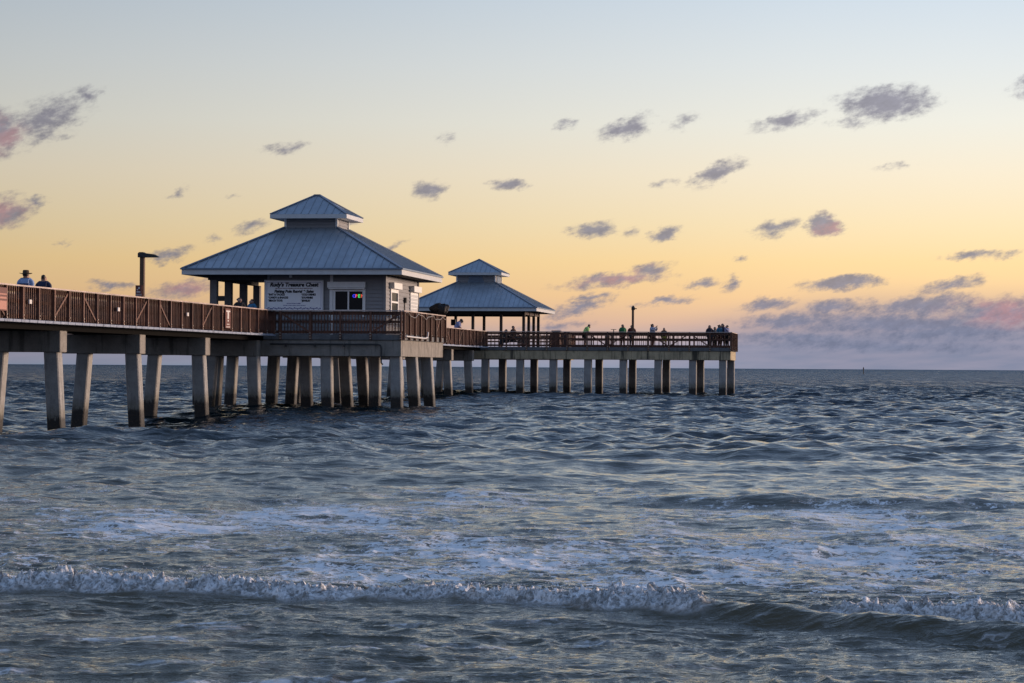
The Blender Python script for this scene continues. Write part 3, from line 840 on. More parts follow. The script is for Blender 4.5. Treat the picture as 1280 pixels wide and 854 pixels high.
def cupola(root, zb, zc, ze, zt, hwb, hwe, ridge=.12, louvre=False):
    """zb base, zc fascia bottom, ze eave, zt peak"""
    w = MB()
    w.box(-hwb + .03, hwb - .03, -hwb + .03, hwb - .03, zb, zc + .1)
    for ax, fc in (('x', -1), ('x', 1), ('y', 1), ('y', -1)):
        lap_wall(w, -hwb + .03, hwb - .03, fc * (hwb - .03), zb, zc + .06, fc, .15, ax)
    cw = w.build('cupola', M['wall'], root)
    tr = MB()
    for sx in (-1, 1):
        for sy in (-1, 1): tr.box(sx * hwb - .05, sx * hwb + .05, sy * hwb - .05, sy * hwb + .05, zb, zc + .05)
    tr.build('corner_trim', M['white'], cw)
    if louvre:
        lv = MB()
        lv.poly([(-.62, -hwb - .03, zb + .02), (.62, -hwb - .03, zb + .02), (.42, -hwb - .03, zc - .03), (-.42, -hwb - .03, zc - .03),
                 (-.62, -hwb + .02, zb + .02), (.62, -hwb + .02, zb + .02), (.42, -hwb + .02, zc - .03), (-.42, -hwb + .02, zc - .03)],
                [(0, 1, 2, 3), (7, 6, 5, 4), (0, 1, 5, 4), (1, 2, 6, 5), (2, 3, 7, 6), (3, 0, 4, 7)])
        z = zb + .06
        while z < zc - .06: lv.bar((-.5, -hwb - .05, z), (.5, -hwb - .05, z), .04, .02); z += .07
        lv.build('louvre', M['hip'], cw); lv = MB()
        z = zb + .06
        while z < zc - .06: lv.bar((hwb + .04, -.7, z), (hwb + .04, .7, z), .03, .03); z += .07
        lv.box(hwb - .01, hwb + .03, -.75, .75, zb + .03, zc - .02)
        lv.build('louvre', M['hip'], cw)
    rf = MB()
    e = [(-hwe, -hwe, ze), (hwe, -hwe, ze), (hwe, hwe, ze), (-hwe, hwe, ze)]
    t = [(-ridge, 0, zt), (ridge, 0, zt)]
    e2 = [(x, y, z - .04) for x, y, z in e]
    rf.poly(e + t + e2, [(0, 1, 5, 4), (1, 2, 5), (2, 3, 4, 5), (3, 0, 4), (6, 7, 1, 0), (7, 8, 2, 1), (8, 9, 3, 2), (9, 6, 0, 3), (9, 8, 7, 6)])
    cr = rf.build('cupola_roof', M['roof'], root)
    sm_ = MB()
    for side in range(4):
        cs, sn = [(1, 0), (0, 1), (-1, 0), (0, -1)][side]
        def rot(x, y, z): return (x * cs - y * sn, x * sn + y * cs, z)
        n = int(hwe / .36)
        for i in range(-n, n + 1):
            x = i * .36
            if abs(x) > hwe - .1: continue
            f = 1 - abs(x) / hwe
            sm_.bar(rot(x, -hwe, ze + .015), rot(x, -hwe + hwe * f, ze + (zt - ze) * f + .015), .025, .035)
    sm_.build('seam', M['seam'], cr)
    for i in range(4): MB().bar(Vector(e[i]) + Vector((0, 0, .02)), Vector(t[0 if i in (0, 3) else 1]) + Vector((0, 0, .02)), .12, .04).build('hip_cap', M['hip'], cr)
    hp = MB(); hp.bar(Vector(t[0]) + Vector((-.03, 0, .03)), Vector(t[1]) + Vector((.03, 0, .03)), .12, .05)
    hp.build('ridge_cap', M['hip'], cr)
    fb_ = MB(); o = hwe + .015; d = .04; z1 = ze - .01
    fb_.box(-o, o, -o, -o + d, zc, z1); fb_.box(-o, o, o - d, o, zc, z1)
    fb_.box(o - d, o, -o + d + .002, o - d - .002, zc, z1); fb_.box(-o, -o + d, -o + d + .002, o - d - .002, zc, z1)
    fb_.box(-hwe + .03, hwe - .03, -hwe + .03, hwe - .03, zc + .03, zc + .06)
    fb_.build('fascia', M['fasciaw'], cr)

# ------------------------------------------------------------------ the bait shop
SCB, SCA = 1.08, 32.56
shop = thing('bait_shop', 'grey clapboard bait shop with blue metal hip roof, cupola and open porch on the left', 'shop building', SCB, SCA, Z_DECK)
def lb(b): return b - SCB
def la(a): return a - SCA
ZD = Z_DECK
add_roof(shop, 4.93, 6.11 - ZD, 5.84 - ZD, 1.22, 8.12 - ZD, .36, None)
cupola(shop, 7.95 - ZD, 8.51 - ZD, 8.70 - ZD, 9.66 - ZD, 1.19, 1.76)
wl0, wr0, wa0, wa1 = lb(-.17), lb(5.07), la(28.65), la(36.35)
w = MB(); H = 5.86 - ZD
w.box(wl0 + .03, wr0 - .03, wa0 + .03, wa1 - .03, .002, H)
lap_wall(w, wl0 + .03, wr0 - .03, wa0 + .03, .02, H, -1, .165, 'x')
lap_wall(w, wa0 + .03, wa1 - .03, wr0 - .03, .02, H, 1, .165, 'y')
lap_wall(w, wa0 + .03, wa1 - .03, wl0 + .03, .02, H, -1, .165, 'y')
w.build('wall', M['wall'], shop)
tr = MB()
for bx in (wl0, wr0):
    for ay in (wa0, wa1): tr.box(bx - .06, bx + .06, ay - .06, ay + .06, .004, H)
tr.build('corner_trim', M['wall'], shop)
MB().box(lb(2.62), lb(2.74), wa0 - .08, wa0 + .0, .004, H).build('downspout', M['white'], shop)
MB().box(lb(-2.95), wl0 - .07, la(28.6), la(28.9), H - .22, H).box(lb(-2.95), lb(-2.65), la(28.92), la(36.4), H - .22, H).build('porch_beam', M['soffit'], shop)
for a_ in (28.75, 31.2, 33.8, 36.3): MB().box(lb(-2.86), lb(-2.54), la(a_) - .15, la(a_) + .15, .003, H - .222).build('porch_post', M['post'], shop, .01)
# front service window
zr = lambda z: z - ZD
xl, xr = lb(B(411.5, 28.6)), lb(B(456.3, 28.6)); y = wa0 - .0
win = MB()
win.box(xl, xl + .10, y - .06, y, zr(4.0), zr(5.24)); win.box(xr - .13, xr, y - .06, y, zr(4.0), zr(5.24))
win.box(xl + .102, xr - .132, y - .055, y, zr(5.14), zr(5.22)); win.box(xl + .102, xr - .132, y - .055, y, zr(4.27), zr(4.33))
xm = lb(B(435, 28.6)); win.box(xm - .035, xm + .035, y - .05, y, zr(4.332), zr(5.138)); win.box(xl + .16, xl + .26, y - .05, y, zr(4.332), zr(5.138))
wf = win.build('window', M['white'], shop, .004)
MB().box(xl + .11, xr - .14, y - .035, y - .030, zr(4.33), zr(5.14)).build('pane', M['glass'], wf)
MB().box(xl - .07, xr + .02, y - .24, y - .002, zr(5.30), zr(5.56)).box(xl - .03, xr - .02, y - .2, y - .002, zr(5.235), zr(5.298)).build('shutter_box', M['white'], wf, .01)
# neon word in the window
def text(body, name, mat, parent, loc, size, sx=1.0, ext=.002, align='LEFT', offset=0.0, shear=0.0, rot=(math.pi / 2, 0, 0)):
    cu = bpy.data.curves.new(name, 'FONT'); cu.body = body; cu.size = size; cu.extrude = ext; cu.align_x = align; cu.offset = offset; cu.shear = shear
    cu.resolution_u = 2
    o = bpy.data.objects.new(name, cu); COL.objects.link(o)
    bpy.context.view_layer.update()
    me = bpy.data.meshes.new_from_object(o.evaluated_get(bpy.context.evaluated_depsgraph_get()))
    bpy.data.objects.remove(o, do_unlink=True); bpy.data.curves.remove(cu)
    me.name = name; me.materials.clear(); me.materials.append(mat)
    o = bpy.data.objects.new(name, me); COL.objects.link(o); o.parent = parent; o.location = loc; o.rotation_euler = rot; o.scale = (sx, 1, 1)
    return o
xo = lb(B(439.3, 28.6))
neon = bpy.data.objects.new('neon_sign', None); COL.objects.link(neon); neon.location = wpt(B(439.3, 28.6), 28.6, 4.87); neon.rotation_euler = (0, 0, -ROT)
neon['label'] = 'small lit multicoloured word in the dark shop window'; neon['category'] = 'neon sign'
for i, (ch, mm) in enumerate((('O', 'led_blue'), ('P', 'led_red'), ('E', 'led_green'), ('N', 'led_red'))):
    text(ch, 'letter', M[mm], neon, (.03 + i * .125, .008, 0), .20, .95, .004, offset=.008)

# right hand side: window, door, shutter boxes
sx_ = wr0
def side_y(x): return la(A(x, 5.07))
yw0, yw1 = side_y(487.0), side_y(496.3)
s = MB(); X0 = sx_ - .002
s.box(X0, X0 + .06, yw0, yw0 + .16, zr(4.0), zr(5.30)); s.box(X0, X0 + .06, yw1 - .12, yw1, zr(4.0), zr(5.30)); s.box(X0, X0 + .055, yw0 + .162, yw1 - .122, zr(5.14), zr(5.30)); s.box(X0, X0 + .055, yw0 + .162, yw1 - .122, zr(4.68), zr(4.76))
sw = s.build('window', M['white'], shop); MB().box(X0 + .02, X0 + .025, yw0 + .16, yw1 - .12, zr(4.0), zr(5.14)).build('pane', M['glass'], sw)
yd0, yd1 = side_y(511.8), side_y(521)
dr_ = MB().box(X0, X0 + .05, yd0, yd1, zr(3.25), zr(5.28)).build('door', M['white'], shop, .005)
mbx = MB()
for k in range(12): mbx.box(X0 + .05, X0 + .056, yd0 + .1, yd1 - .1, zr(3.3 + k * .16), zr(3.42 + k * .16))
mbx.build('panel', M['fasciaw'], dr_)
for (xa, xb, nm) in ((492.5, 502.5, 'a'), (517.5, 526.8, 'b')):
    y0_, y1_ = la(A(xa, 5.30)), la(A(xb, 5.30))
    MB().box(X0, X0 + .24, y0_ , y1_, zr(5.30), zr(5.58)).build('shutter_box', M['white'], shop, .01)
ye = side_y(504.8)
MB().box(X0, X0 + .12, ye - .12, ye + .12, zr(4.75), zr(5.0)).tube([(X0 + .04, ye, zr(4.74)), (X0 + .04, ye, zr(3.7))], .03).build('meter_box', M['black'], shop)
# soffit lamp above the sign
MB().box(lb(B(363, 28.3)) - .05, lb(B(363, 28.3)) + .05, la(28.2), la(28.35), H - .12, H - .02).build('soffit_lamp', M['white'], shop)

# ---- painted sign board on the front wall
sb0, sb1 = B(330.8, 28.5), B(402.8, 28.5)
sg = thing('shop_sign', 'large white board with black lettering beside the service window', 'sign', (sb0 + sb1) / 2, 28.56, 4.28)
sw_ = sb1 - sb0; sh_ = 1.32
MB().box(-sw_ / 2, sw_ / 2, -.03, .02, 0, sh_).build('board', M['board'], sg, .004)
fr_ = MB()
for q in ((-sw_ / 2 - .03, sw_ / 2 + .03, sh_ - .002, sh_ + .04), (-sw_ / 2 - .03, sw_ / 2 + .03, -.04, .002)): fr_.box(q[0], q[1], -.05, .02, q[2], q[3])
for q in ((-sw_ / 2 - .035, -sw_ / 2 + .002), (sw_ / 2 - .002, sw_ / 2 + .035)): fr_.box(q[0], q[1], -.05, .02, .003, sh_ - .003)
fr_.build('frame', M['fasciaw'], sg)
bd = MB(); o_ = .07
bd.box(-sw_ / 2 + o_, sw_ / 2 - o_, -.0335, -.0305, sh_ - o_ - .012, sh_ - o_); bd.box(-sw_ / 2 + o_, -sw_ / 2 + o_ + .012, -.0335, -.0305, .17, sh_ - o_ - .014)
bd.box(sw_ / 2 - o_ - .012, sw_ / 2 - o_, -.0335, -.0305, .17, sh_ - o_ - .014)
bd.build('border', M['inkblue'], sg)
wv = MB(); n = 34
for i in range(n):                                     # wavy blue band along the bottom
    x0 = -sw_ / 2 + o_ + i * (sw_ - 2 * o_) / n; x1 = x0 + (sw_ - 2 * o_) / n * .8
    zz = .10 + .022 * math.sin(i * 1.9)
    wv.box(x0, x1, -.0335, -.0305, zz - .022, zz + .026 + .01 * math.sin(i * 3.1))
wv.build('wave_band', M['inkblue'], sg)
def st(body, x, z, size, mat='ink', align='LEFT', sx=1.0, off=.004, shear=0.0):
    text(body, 'lettering', M[mat], sg, (x, -.033, z), size, sx, .0015, align, off, shear)
st("Rudy's Treasure Chest", 0, 1.075, .235, 'ink', 'CENTER', 1.0, .014, .18)
def dashes(x0, x1, z, h, mat):
    mb = MB(); x = x0; r_ = random.Random(int(z * 1000))
    while x < x1:
        w_ = r_.uniform(.015, .05); mb.box(x, min(x + w_, x1), -.0345, -.0315, z, z + h * r_.uniform(.7, 1)); x += w_ + r_.uniform(.012, .03)
    mb.build('faint_line', M[mat], sg)
dashes(-.85, .85, .965, .05, 'inkred')
st("Fishing Pole Rental & Sales", 0, .80, .165, 'ink', 'CENTER', 1.0, .011, .18)
zl = .675
for i, (l_, r_) in enumerate((("*BAIT & TACKLE", "*COLD DRINKS"), ("*CANDY & SNACKS", "*SOUVENIRS"), ("*BEACH TOYS", "*JEWELRY"))):
    st(l_, -sw_ / 2 + .13, zl - i * .135, .115, 'ink', 'LEFT', .9, .009)
    st(r_, .33, zl - i * .135, .115, 'ink', 'LEFT', .82, .009)
dashes(-.32, .32, .30, .045, 'inkblue')
dashes(-.48, .52, .215, .04, 'inkblue')

# ------------------------------------------------------------------ open pavilion at the end
PCB, PCA = -2.33, 99.3
pav = thing('pavilion', 'open pavilion with blue metal roof and louvred cupola at the far end', 'pavilion', PCB, PCA, Z_DECK)
add_roof(pav, 4.95, 6.11 - ZD, 5.84 - ZD, 1.22, 8.12 - ZD, .36, None)
cupola(pav, 7.95 - ZD, 8.53 - ZD, 8.72 - ZD, 9.74 - ZD, 1.42, 1.95, 0.02, True)
def ppost(x, a_, w=.2):
    b = B(x, a_) - PCB
    MB().box(b - w / 2, b + w / 2, a_ - PCA - w / 2, a_ - PCA + w / 2, .003, 2.62).build('post', M['dpost'], pav, .01)
for x in (654.5, 626.3, 591): ppost(x, 95.6)
for x in (672.8, 605, 569.5): ppost(x, 103.0)
ppost(660.8, 98.0); ppost(667, 100.5)
MB().box(B(654, 95.6) - PCB - 7.2, B(654, 95.6) - PCB + .1, 95.5 - PCA, 95.7 - PCA, 2.40, 2.64).build('post_beam', M['dpost'], pav)
MB().box(-3.6, 3.6, 103.0 - PCA - .1, 103.0 - PCA + .1, 2.40, 2.64).box(B(654, 95.6) - PCB - .1, B(654, 95.6) - PCB + .1, 95.72 - PCA, 102.88 - PCA, 2.40, 2.64).build('post_beam', M['dpost'], pav)
eb = B(566.8, 102.7) - PCB
MB().box(eb - .17, eb + .17, 102.5 - PCA, 102.8 - PCA, 4.95 - ZD, 5.40 - ZD).build('electric_box', M['black'], pav)

# ------------------------------------------------------------------ lamp posts
nb, na_ = -.02, A(177.3, -.02)
lp = thing('lamp_post', 'square brown lamp post with flat black head behind the near railing', 'lamp post', nb, na_, Z_DECK)
top = 5.93 - ZD
MB().box(-.08, .08, -.08, .08, .003, top - .12).build('pole', M['pole'], lp, .01)
MB().poly([(-.14, -.14, top - .17), (.14, -.14, top - .17), (.55, -.11, top - .17), (.62, -.10, top - .15), (.46, -.10, top - .06), (.12, -.13, top - .02), (.04, -.12, top + .02), (-.10, -.12, top + .02), (-.14, -.14, top - .03),
           (-.14, .14, top - .17), (.14, .14, top - .17), (.55, .11, top - .17), (.62, .10, top - .15), (.46, .10, top - .06), (.12, .13, top - .02), (.04, .12, top + .02), (-.10, .12, top + .02), (-.14, .14, top - .03)],
          [tuple(range(9)), tuple(range(17, 8, -1))] + [(i, (i + 1) % 9, (i + 1) % 9 + 9, i + 9) for i in range(9)]).build('lamp_head', M['black'], lp)
ps_ = thing('post_sign', 'small brown notice fixed to the lamp post by the near railing', 'sign', nb - .09, na_ - .12, 4.32)
MB().box(-.125, .125, -.015, .015, 0, .42).build('panel', M['brown'], ps_, .004)
MB().box(-.105, .105, -.019, -.016, .05, .062).box(-.105, .105, -.019, -.016, .085, .10).build('line', M['signwhite'], ps_)
MB().box(-.02, .04, -.019, -.016, .29, .35).box(-.07, -.03, -.019, -.016, .24, .28).build('pictogram', M['signwhite'], ps_)
MB().box(-.08, .06, -.019, -.016, .16, .195).build('line', M['signwhite'], ps_)
fb_, fa_ = B(791, 87.0), 87.0
l2 = thing('lamp_post', 'thin dark lamp post standing behind the far end railing among the people', 'lamp post', fb_, fa_, Z_DECK)
t2 = 5.98 - ZD
MB().box(-.075, .075, -.075, .075, .003, t2 - .15).build('pole', M['pole'], l2, .01)
MB().box(-.10, .13, -.1, .1, t2 - .22, t2 - .05).poly([(-.1, -.1, t2 - .05), (.13, -.1, t2 - .05), (.13, .1, t2 - .05), (-.1, .1, t2 - .05), (-.02, 0, t2 + .08), (.04, 0, t2 + .08)], [(0, 1, 5, 4), (1, 2, 5), (2, 3, 4, 5), (3, 0, 4), (3, 2, 1, 0)]).box(.13, .26, -.07, .07, t2 - .16, t2 - .10).build('lamp_head', M['black'], l2)

# small fixtures on the near railing
def rail_plate(x, z0, z1, w, name, label, cat, mat, marks=None):
    a_ = A(x, .42)
    o = thing(name, label, cat, .43, a_, z0, math.pi / 2)
    MB().box(-w / 2, w / 2, -.02, .02, 0, z1 - z0).build('panel', M[mat], o, .003)
    return o
o = rail_plate(284, 3.35, 4.15, .78, 'railing_sign', 'brown notice with white pictogram on the near railing below the porch posts', 'sign', 'brown')
MB().box(-.30, .30, -.026, -.022, .66, .72).box(-.10, .10, -.026, -.022, .38, .66).box(-.07, .07, -.026, -.022, .27, .34).box(-.18, .18, -.026, -.022, .15, .18).box(-.28, .28, -.026, -.022, .04, .07).build('pictogram', M['signwhite'], o)
o = rail_plate(2, 3.45, 4.15, .7, 'railing_sign', 'faded pink notice on the railing at the very left edge', 'sign', 'brown')
MB().box(-.30, .30, -.026, -.022, .04, .30).box(-.30, .30, -.026, -.022, .36, .42).box(-.3, .3, -.026, -.022, .48, .52).build('lettering_block', cloth('faded_pink', (.50, .26, .20)), o)
for x, z in ((37, 3.72), (147.5, 3.70), (234, 3.72)):
    o = rail_plate(x, z, z + .13, .22, 'outlet_cover', {37: 'small white cover plate on the railing below the wide brown hat', 147.5: 'small white cover plate on the railing left of the near lamp post', 234: 'small white cover plate on the railing under the left roof corner'}[x], 'cover plate', 'signwhite')

# sign board standing under the porch
ob_ = thing('notice_board', 'dark notice board on two legs between the porch posts', 'notice board', B(280, 37.0), 36.9, Z_DECK)
MB().box(-.42, .42, -.03, .03, 4.93 - ZD, 5.18 - ZD).build('panel', M['black'], ob_)
for sx in (-.36, .36): MB().box(sx - .04, sx + .04, -.04, .04, .003, 4.93 - ZD - .003).build('leg', M['black'], ob_)

# bundle hanging over the railing corner
bu = thing('tarp_bundle', 'black bundled tarpaulin heaped on the railing corner right of the shop', 'tarpaulin', SB1 - .02, SA1 - .9, Z_RAIL)
bm = bmesh.new(); bmesh.ops.create_icosphere(bm, subdivisions=4, radius=1)
for v in bm.verts:
    x, y_, z = v.co
    n_ = math.sin(x * 5 + z * 3) * .05 + math.sin(y_ * 9 + x * 4) * .04 + math.sin(x * 17 + z * 13 + y_ * 5) * .03
    k = 1 + n_
    v.co = Vector((x * .46 * k + .06 * z, y_ * .3 * k, (z * .26 + (.05 if x < 0 else -.02)) * k + .26))
    if x > .45 and z > .15: v.co.x += .10 * (z); v.co.z += .05
    if z < -.4 and x < -.1: v.co.x += .2
me = bpy.data.meshes.new('bundle'); bm.to_mesh(me); bm.free(); me.materials.append(M['tarp'])
for p in me.polygons: p.use_smooth = True
o = bpy.data.objects.new('bundle', me); COL.objects.link(o); o.parent = bu
MB().tube([(.05, 0, .48), (.25, -.02, .50), (.46, 0, .40)], [.05, .045, .02], 8).build('fold', M['tarp'], bu)

# things on the end platform
def litter_bin(x, a_, w, h, label, cat='bin', name='litter_bin'):
    o = thing(name, label, cat, B(x, a_), a_, Z_DECK)
    n = 12; r = w / 2
    mb = MB().tube([(0, 0, .003), (0, 0, h * .9)], [r * .94, r], n); mb.build('drum', M['bin'], o)
    MB().tube([(0, 0, h * .9 + .002), (0, 0, h * .95), (0, 0, h)], [r * 1.06, r * 1.02, r * .55], n).build('lid', M['black'], o)
    return o
litter_bin(708.5, 88.0, .62, 1.05, 'dark round litter bin left of the man in lime green, behind the far railing')
litter_bin(759.5, 88.6, .34, .82, 'narrow dark bin between the lime green and dark green shirts')
fc = thing('cleaning_station', 'brown boxy fish cleaning counter rising above the far railing beside the litter bin', 'counter', B(695.5, 88.3), 88.3, Z_DECK)
MB().box(-.32, .32, -.25, .25, 1.08, 1.15).build('counter_top', M['bin'], fc, .01)
MB().box(-.26, .26, -.2, .2, .003, 1.077).build('cabinet', M['rail'], fc, .01)
fc = thing('rail_table', 'thin dark board on a stand left of the dark green shirt', 'cutting board', B(767, 88.0), 88.0, Z_DECK)
MB().box(-.18, .18, -.12, .12, 1.22, 1.25).build('board', M['black'], fc)
MB().box(-.03, .03, -.03, .03, .003, 1.218).build('leg', M['black'], fc)
def bench(x, a_, label, yaw=0.0):
    o = thing('bench', label, 'bench', B(x, a_), a_, Z_DECK, yaw, 'benches on the end platform')
    mb = MB()
    for k in range(3): mb.box(-.8, .8, -.2 + k * .14, -.08 + k * .14, .42, .45)
    mb.build('seat', M['rail'], o)
    MB().box(-.8, .8, .25, .28, .55, .65).box(-.8, .8, .25, .28, .70, .82).build('backrest', M['rail'], o)
    for sx in (-.7, .7): MB().box(sx - .04, sx + .04, -.2, .24, .003, .418).box(sx - .04, sx + .04, .24, .248, .2, .84).build('leg', M['rail'], o)
bench(637, 94.2, 'brown bench under the pavilion with two people on it')
bench(700, 90.8, 'brown bench on the end platform behind the fish cleaning counter', math.pi)

# far channel marker
mk = bpy.data.objects.new('channel_marker', None); COL.objects.link(mk); mk.location = ((1079.5 - 640) / 3000 * 900, 900, 0)
mk['label'] = 'tiny dark marker post alone on the horizon right of the pier'; mk['category'] = 'marker'
MB().tube([(0, 0, -3), (0, 0, 2.6)], .16).build('post', M['black'], mk)
MB().box(-.22, .22, -.05, .05, 1.7, 2.2).build('dayboard', M['black'], mk)

# ------------------------------------------------------------------ people
def skinned(name, joints, edges, mat, parent, sub=2):
    me = bpy.data.meshes.new(name + '_src'); keys = list(joints)
    me.from_pydata([joints[k][0] for k in keys], [(keys.index(a), keys.index(b)) for a, b in edges], [])
    o = bpy.data.objects.new(name, me); COL.objects.link(o)
    md = o.modifiers.new('s', 'SKIN'); md.use_smooth_shade = True
    for i, k in enumerate(keys):
        sv = me.skin_vertices[0].data[i]; r = joints[k][1]; sv.radius = (r, r) if not isinstance(r, tuple) else r
        sv.use_root = (i == 0)
    o.modifiers.new('u', 'SUBSURF').levels = sub
    bpy.context.view_layer.update()
    nm = bpy.data.meshes.new_from_object(o.evaluated_get(bpy.context.evaluated_depsgraph_get()))
    nm.name = name
    bpy.data.objects.remove(o, do_unlink=True); bpy.data.meshes.remove(me)
    nm.materials.clear(); nm.materials.append(mat)
    o = bpy.data.objects.new(name, nm); COL.objects.link(o); o.parent = parent
    return o

def person(label, b, a, yaw, h, shirt, trouser, hair='short', lean=0.0, arms='down', hat=None, seated=False, head_down=0.0, long_sleeve=True, z=Z_DECK, group=None, short=False, hairmat=None, build=1.14):
    """faces local -Y turned by yaw; every length scales with h"""
    root = thing('person', label, 'person', b, a, z, yaw, group)
    k = h / 1.695; fb = build
    def V(x, y, zz): return (x * k, y * k, zz * k)
    hipz = .95 if not seated else .50
    def up(x, y, zz):                                  # torso point leaning forward about the hips
        dz = zz - hipz; c, s_ = math.cos(lean), math.sin(lean)
        return V(x, y * c - dz * s_, hipz + y * s_ + dz * c)
    if seated:
        knL, knR = (-.11, -.44, .50), (.11, -.44, .50); anL, anR = (-.12, -.46, .09), (.12, -.46, .09); toL, toR = (-.13, -.60, .03), (.13, -.60, .03)
    else:
        knL, knR = (-.10, -.02, .50), (.11, .0, .50); anL, anR = (-.11, .02, .09), (.13, .03, .09); toL, toR = (-.12, -.15, .03), (.15, -.14, .03)
    sz = hipz + .50
    sh = .185 * fb
    A_ = {
        'down': (((-.25, .02, sz - .27), (-.26, -.05, sz - .52)), ((.25, .02, sz - .27), (.26, -.05, sz - .52))),
        'rail': (((-.27, -.10, sz - .26), (-.18, -.34, sz - .33)), ((.27, -.10, sz - .26), (.18, -.34, sz - .33))),
        'camera': (((-.24, -.20, sz - .20), (-.07, -.33, sz + .03)), ((.24, -.20, sz - .20), (.08, -.33, sz + .03))),
        'phone': (((-.25, .02, sz - .27), (-.25, -.07, sz - .5)), ((.26, -.20, sz - .10), (.22, -.42, sz + .12))),
        'lap': (((-.25, -.05, sz - .26), (-.10, -.27, sz - .36)), ((.25, -.05, sz - .26), (.10, -.27, sz - .36))),
    }[arms]
    hd = lean * .25 + head_down
    def hp(x, y, zz):                                  # head points pivot at the neck
        c, s_ = math.cos(hd), math.sin(hd); dz = zz
        return up(x, y * c - dz * s_ - .01, sz + .005 + y * s_ + dz * c)
    J = {'pel': (V(0, 0, hipz), .16 * k * fb), 'belly': (up(0, 0, hipz + .17), .155 * k * fb), 'chest': (up(0, .0, hipz + .36), .18 * k * fb), 'nb': (up(0, 0, sz + .0), .085 * k),
         'neck': (up(0, -.01, sz + .03), .075 * k), 'hd0': (hp(0, -.02, .06), .088 * k), 'hd1': (hp(0, -.015, .14), .120 * k), 'hd2': (hp(0, .0, .205), .095 * k), 'nose': (hp(0, -.12, .09), .022 * k),
         'shL': (up(-sh, 0, sz - .10), .082 * k), 'shR': (up(sh, 0, sz - .10), .082 * k),
         'trL': (up(-sh * .52, 0, sz - .03), .085 * k), 'trR': (up(sh * .52, 0, sz - .03), .085 * k),
         'hipL': (V(-.10, 0, hipz - .06), .105 * k), 'hipR': (V(.10, 0, hipz - .06), .105 * k),
         'knL': (V(*knL), .072 * k), 'knR': (V(*knR), .072 * k), 'anL': (V(*anL), .046 * k), 'anR': (V(*anR), .046 * k), 'toL': (V(*toL), .03 * k), 'toR': (V(*toR), .03 * k)}
    E = [('pel', 'belly'), ('belly', 'chest'), ('chest', 'nb'), ('nb', 'neck'), ('neck', 'hd0'), ('hd0', 'hd1'), ('hd1', 'hd2'), ('hd0', 'nose'),
         ('nb', 'trL'), ('nb', 'trR'), ('trL', 'shL'), ('trR', 'shR'), ('pel', 'hipL'), ('pel', 'hipR'), ('hipL', 'knL'), ('hipR', 'knR'), ('knL', 'anL'), ('knR', 'anR'), ('anL', 'toL'), ('anR', 'toR')]
    for sd_, (el_, wr_) in zip('LR', A_):
        J['el' + sd_] = (up(*el_), .055 * k); J['wr' + sd_] = (up(*wr_), .036 * k)
        w_ = Vector(wr_); e_ = Vector(el_); d_ = (w_ - e_).normalized(); sg_ = -1 if sd_ == 'L' else 1
        J['pm' + sd_] = (up(*(w_ + d_ * .07)), .034 * k)
        E += [('sh' + sd_, 'el' + sd_), ('el' + sd_, 'wr' + sd_), ('wr' + sd_, 'pm' + sd_)]
    body = skinned('body', J, E, M['skin'], root)
    # five fingers per hand
    for sd_, (el_, wr_) in zip('LR', A_):
        w_ = Vector(wr_); d_ = (w_ - Vector(el_)).normalized(); sg_ = -1 if sd_ == 'L' else 1
        side = d_.cross(Vector((0, 1, .2))).normalized(); fwd = Vector((0, -1, 0)); fwd = (fwd - d_ * fwd.dot(d_)).normalized()
        mb = MB()
        for q in range(4):
            base = w_ + d_ * .08 + side * (q - 1.5) * .019; ln_ = (.07, .08, .075, .058)[q]
            mb.tube([up(*base), up(*(base + d_ * ln_ * .5 + fwd * .006)), up(*(base + d_ * ln_ * .85 + fwd * .03))], [.0095 * k, .009 * k, .007 * k], 6)
        base = w_ + d_ * .03 + side * -.03 * sg_
        mb.tube([up(*base), up(*(base + d_ * .035 - side * .028 * sg_)), up(*(base + d_ * .06 - side * .035 * sg_ + fwd * .01))], [.012 * k, .010 * k, .008 * k], 6)
        mb.build('fingers', M['skin'], body, smooth=True)
    g_ = .016 * k
    sk = ['pel', 'belly', 'chest', 'nb', 'trL', 'trR', 'shL', 'shR', 'elL', 'elR']
    SJ = {q: (J[q][0], J[q][1] + g_ + (.012 * k if q in ('belly', 'pel') else 0)) for q in sk}
    SJ['nb'] = (J['nb'][0], .115 * k)
    SE = [('pel', 'belly'), ('belly', 'chest'), ('chest', 'nb'), ('nb', 'trL'), ('nb', 'trR'), ('trL', 'shL'), ('trR', 'shR'), ('shL', 'elL'), ('shR', 'elR')]
    if long_sleeve:
        for sd_ in 'LR': SJ['wr' + sd_] = (J['wr' + sd_][0], .052 * k); SE.append(('el' + sd_, 'wr' + sd_))
    skinned('shirt', SJ, SE, shirt, root)
    TJ = {q: (J[q][0], J[q][1] + g_) for q in ('pel', 'hipL', 'hipR', 'knL', 'knR')}
    TE = [('pel', 'hipL'), ('pel', 'hipR'), ('hipL', 'knL'), ('hipR', 'knR')]
    if not short:
        for sd_ in 'LR': TJ['an' + sd_] = (J['an' + sd_][0], .055 * k); TE.append(('kn' + sd_, 'an' + sd_))
    skinned('trousers', TJ, TE, trouser, root)
    for sd_ in 'LR':
        a0 = Vector(J['an' + sd_][0]); t0 = Vector(J['to' + sd_][0])
        skinned('shoe', {'a': ((a0.x, a0.y + .02, .045 * k), .045 * k), 'b': ((t0.x, t0.y - .02, .033 * k), .033 * k)}, [('a', 'b')], M['black'], root, 1)
    hm = hairmat or M['hairdark']
    HJ = {'a': (hp(0, .045, .08), .095 * k), 'b': (hp(0, .03, .15), .134 * k), 'c': (hp(0, .0, .215), .10 * k), 'd': (hp(0, -.06, .20), .05 * k)}
    HE = [('a', 'b'), ('b', 'c'), ('c', 'd')]
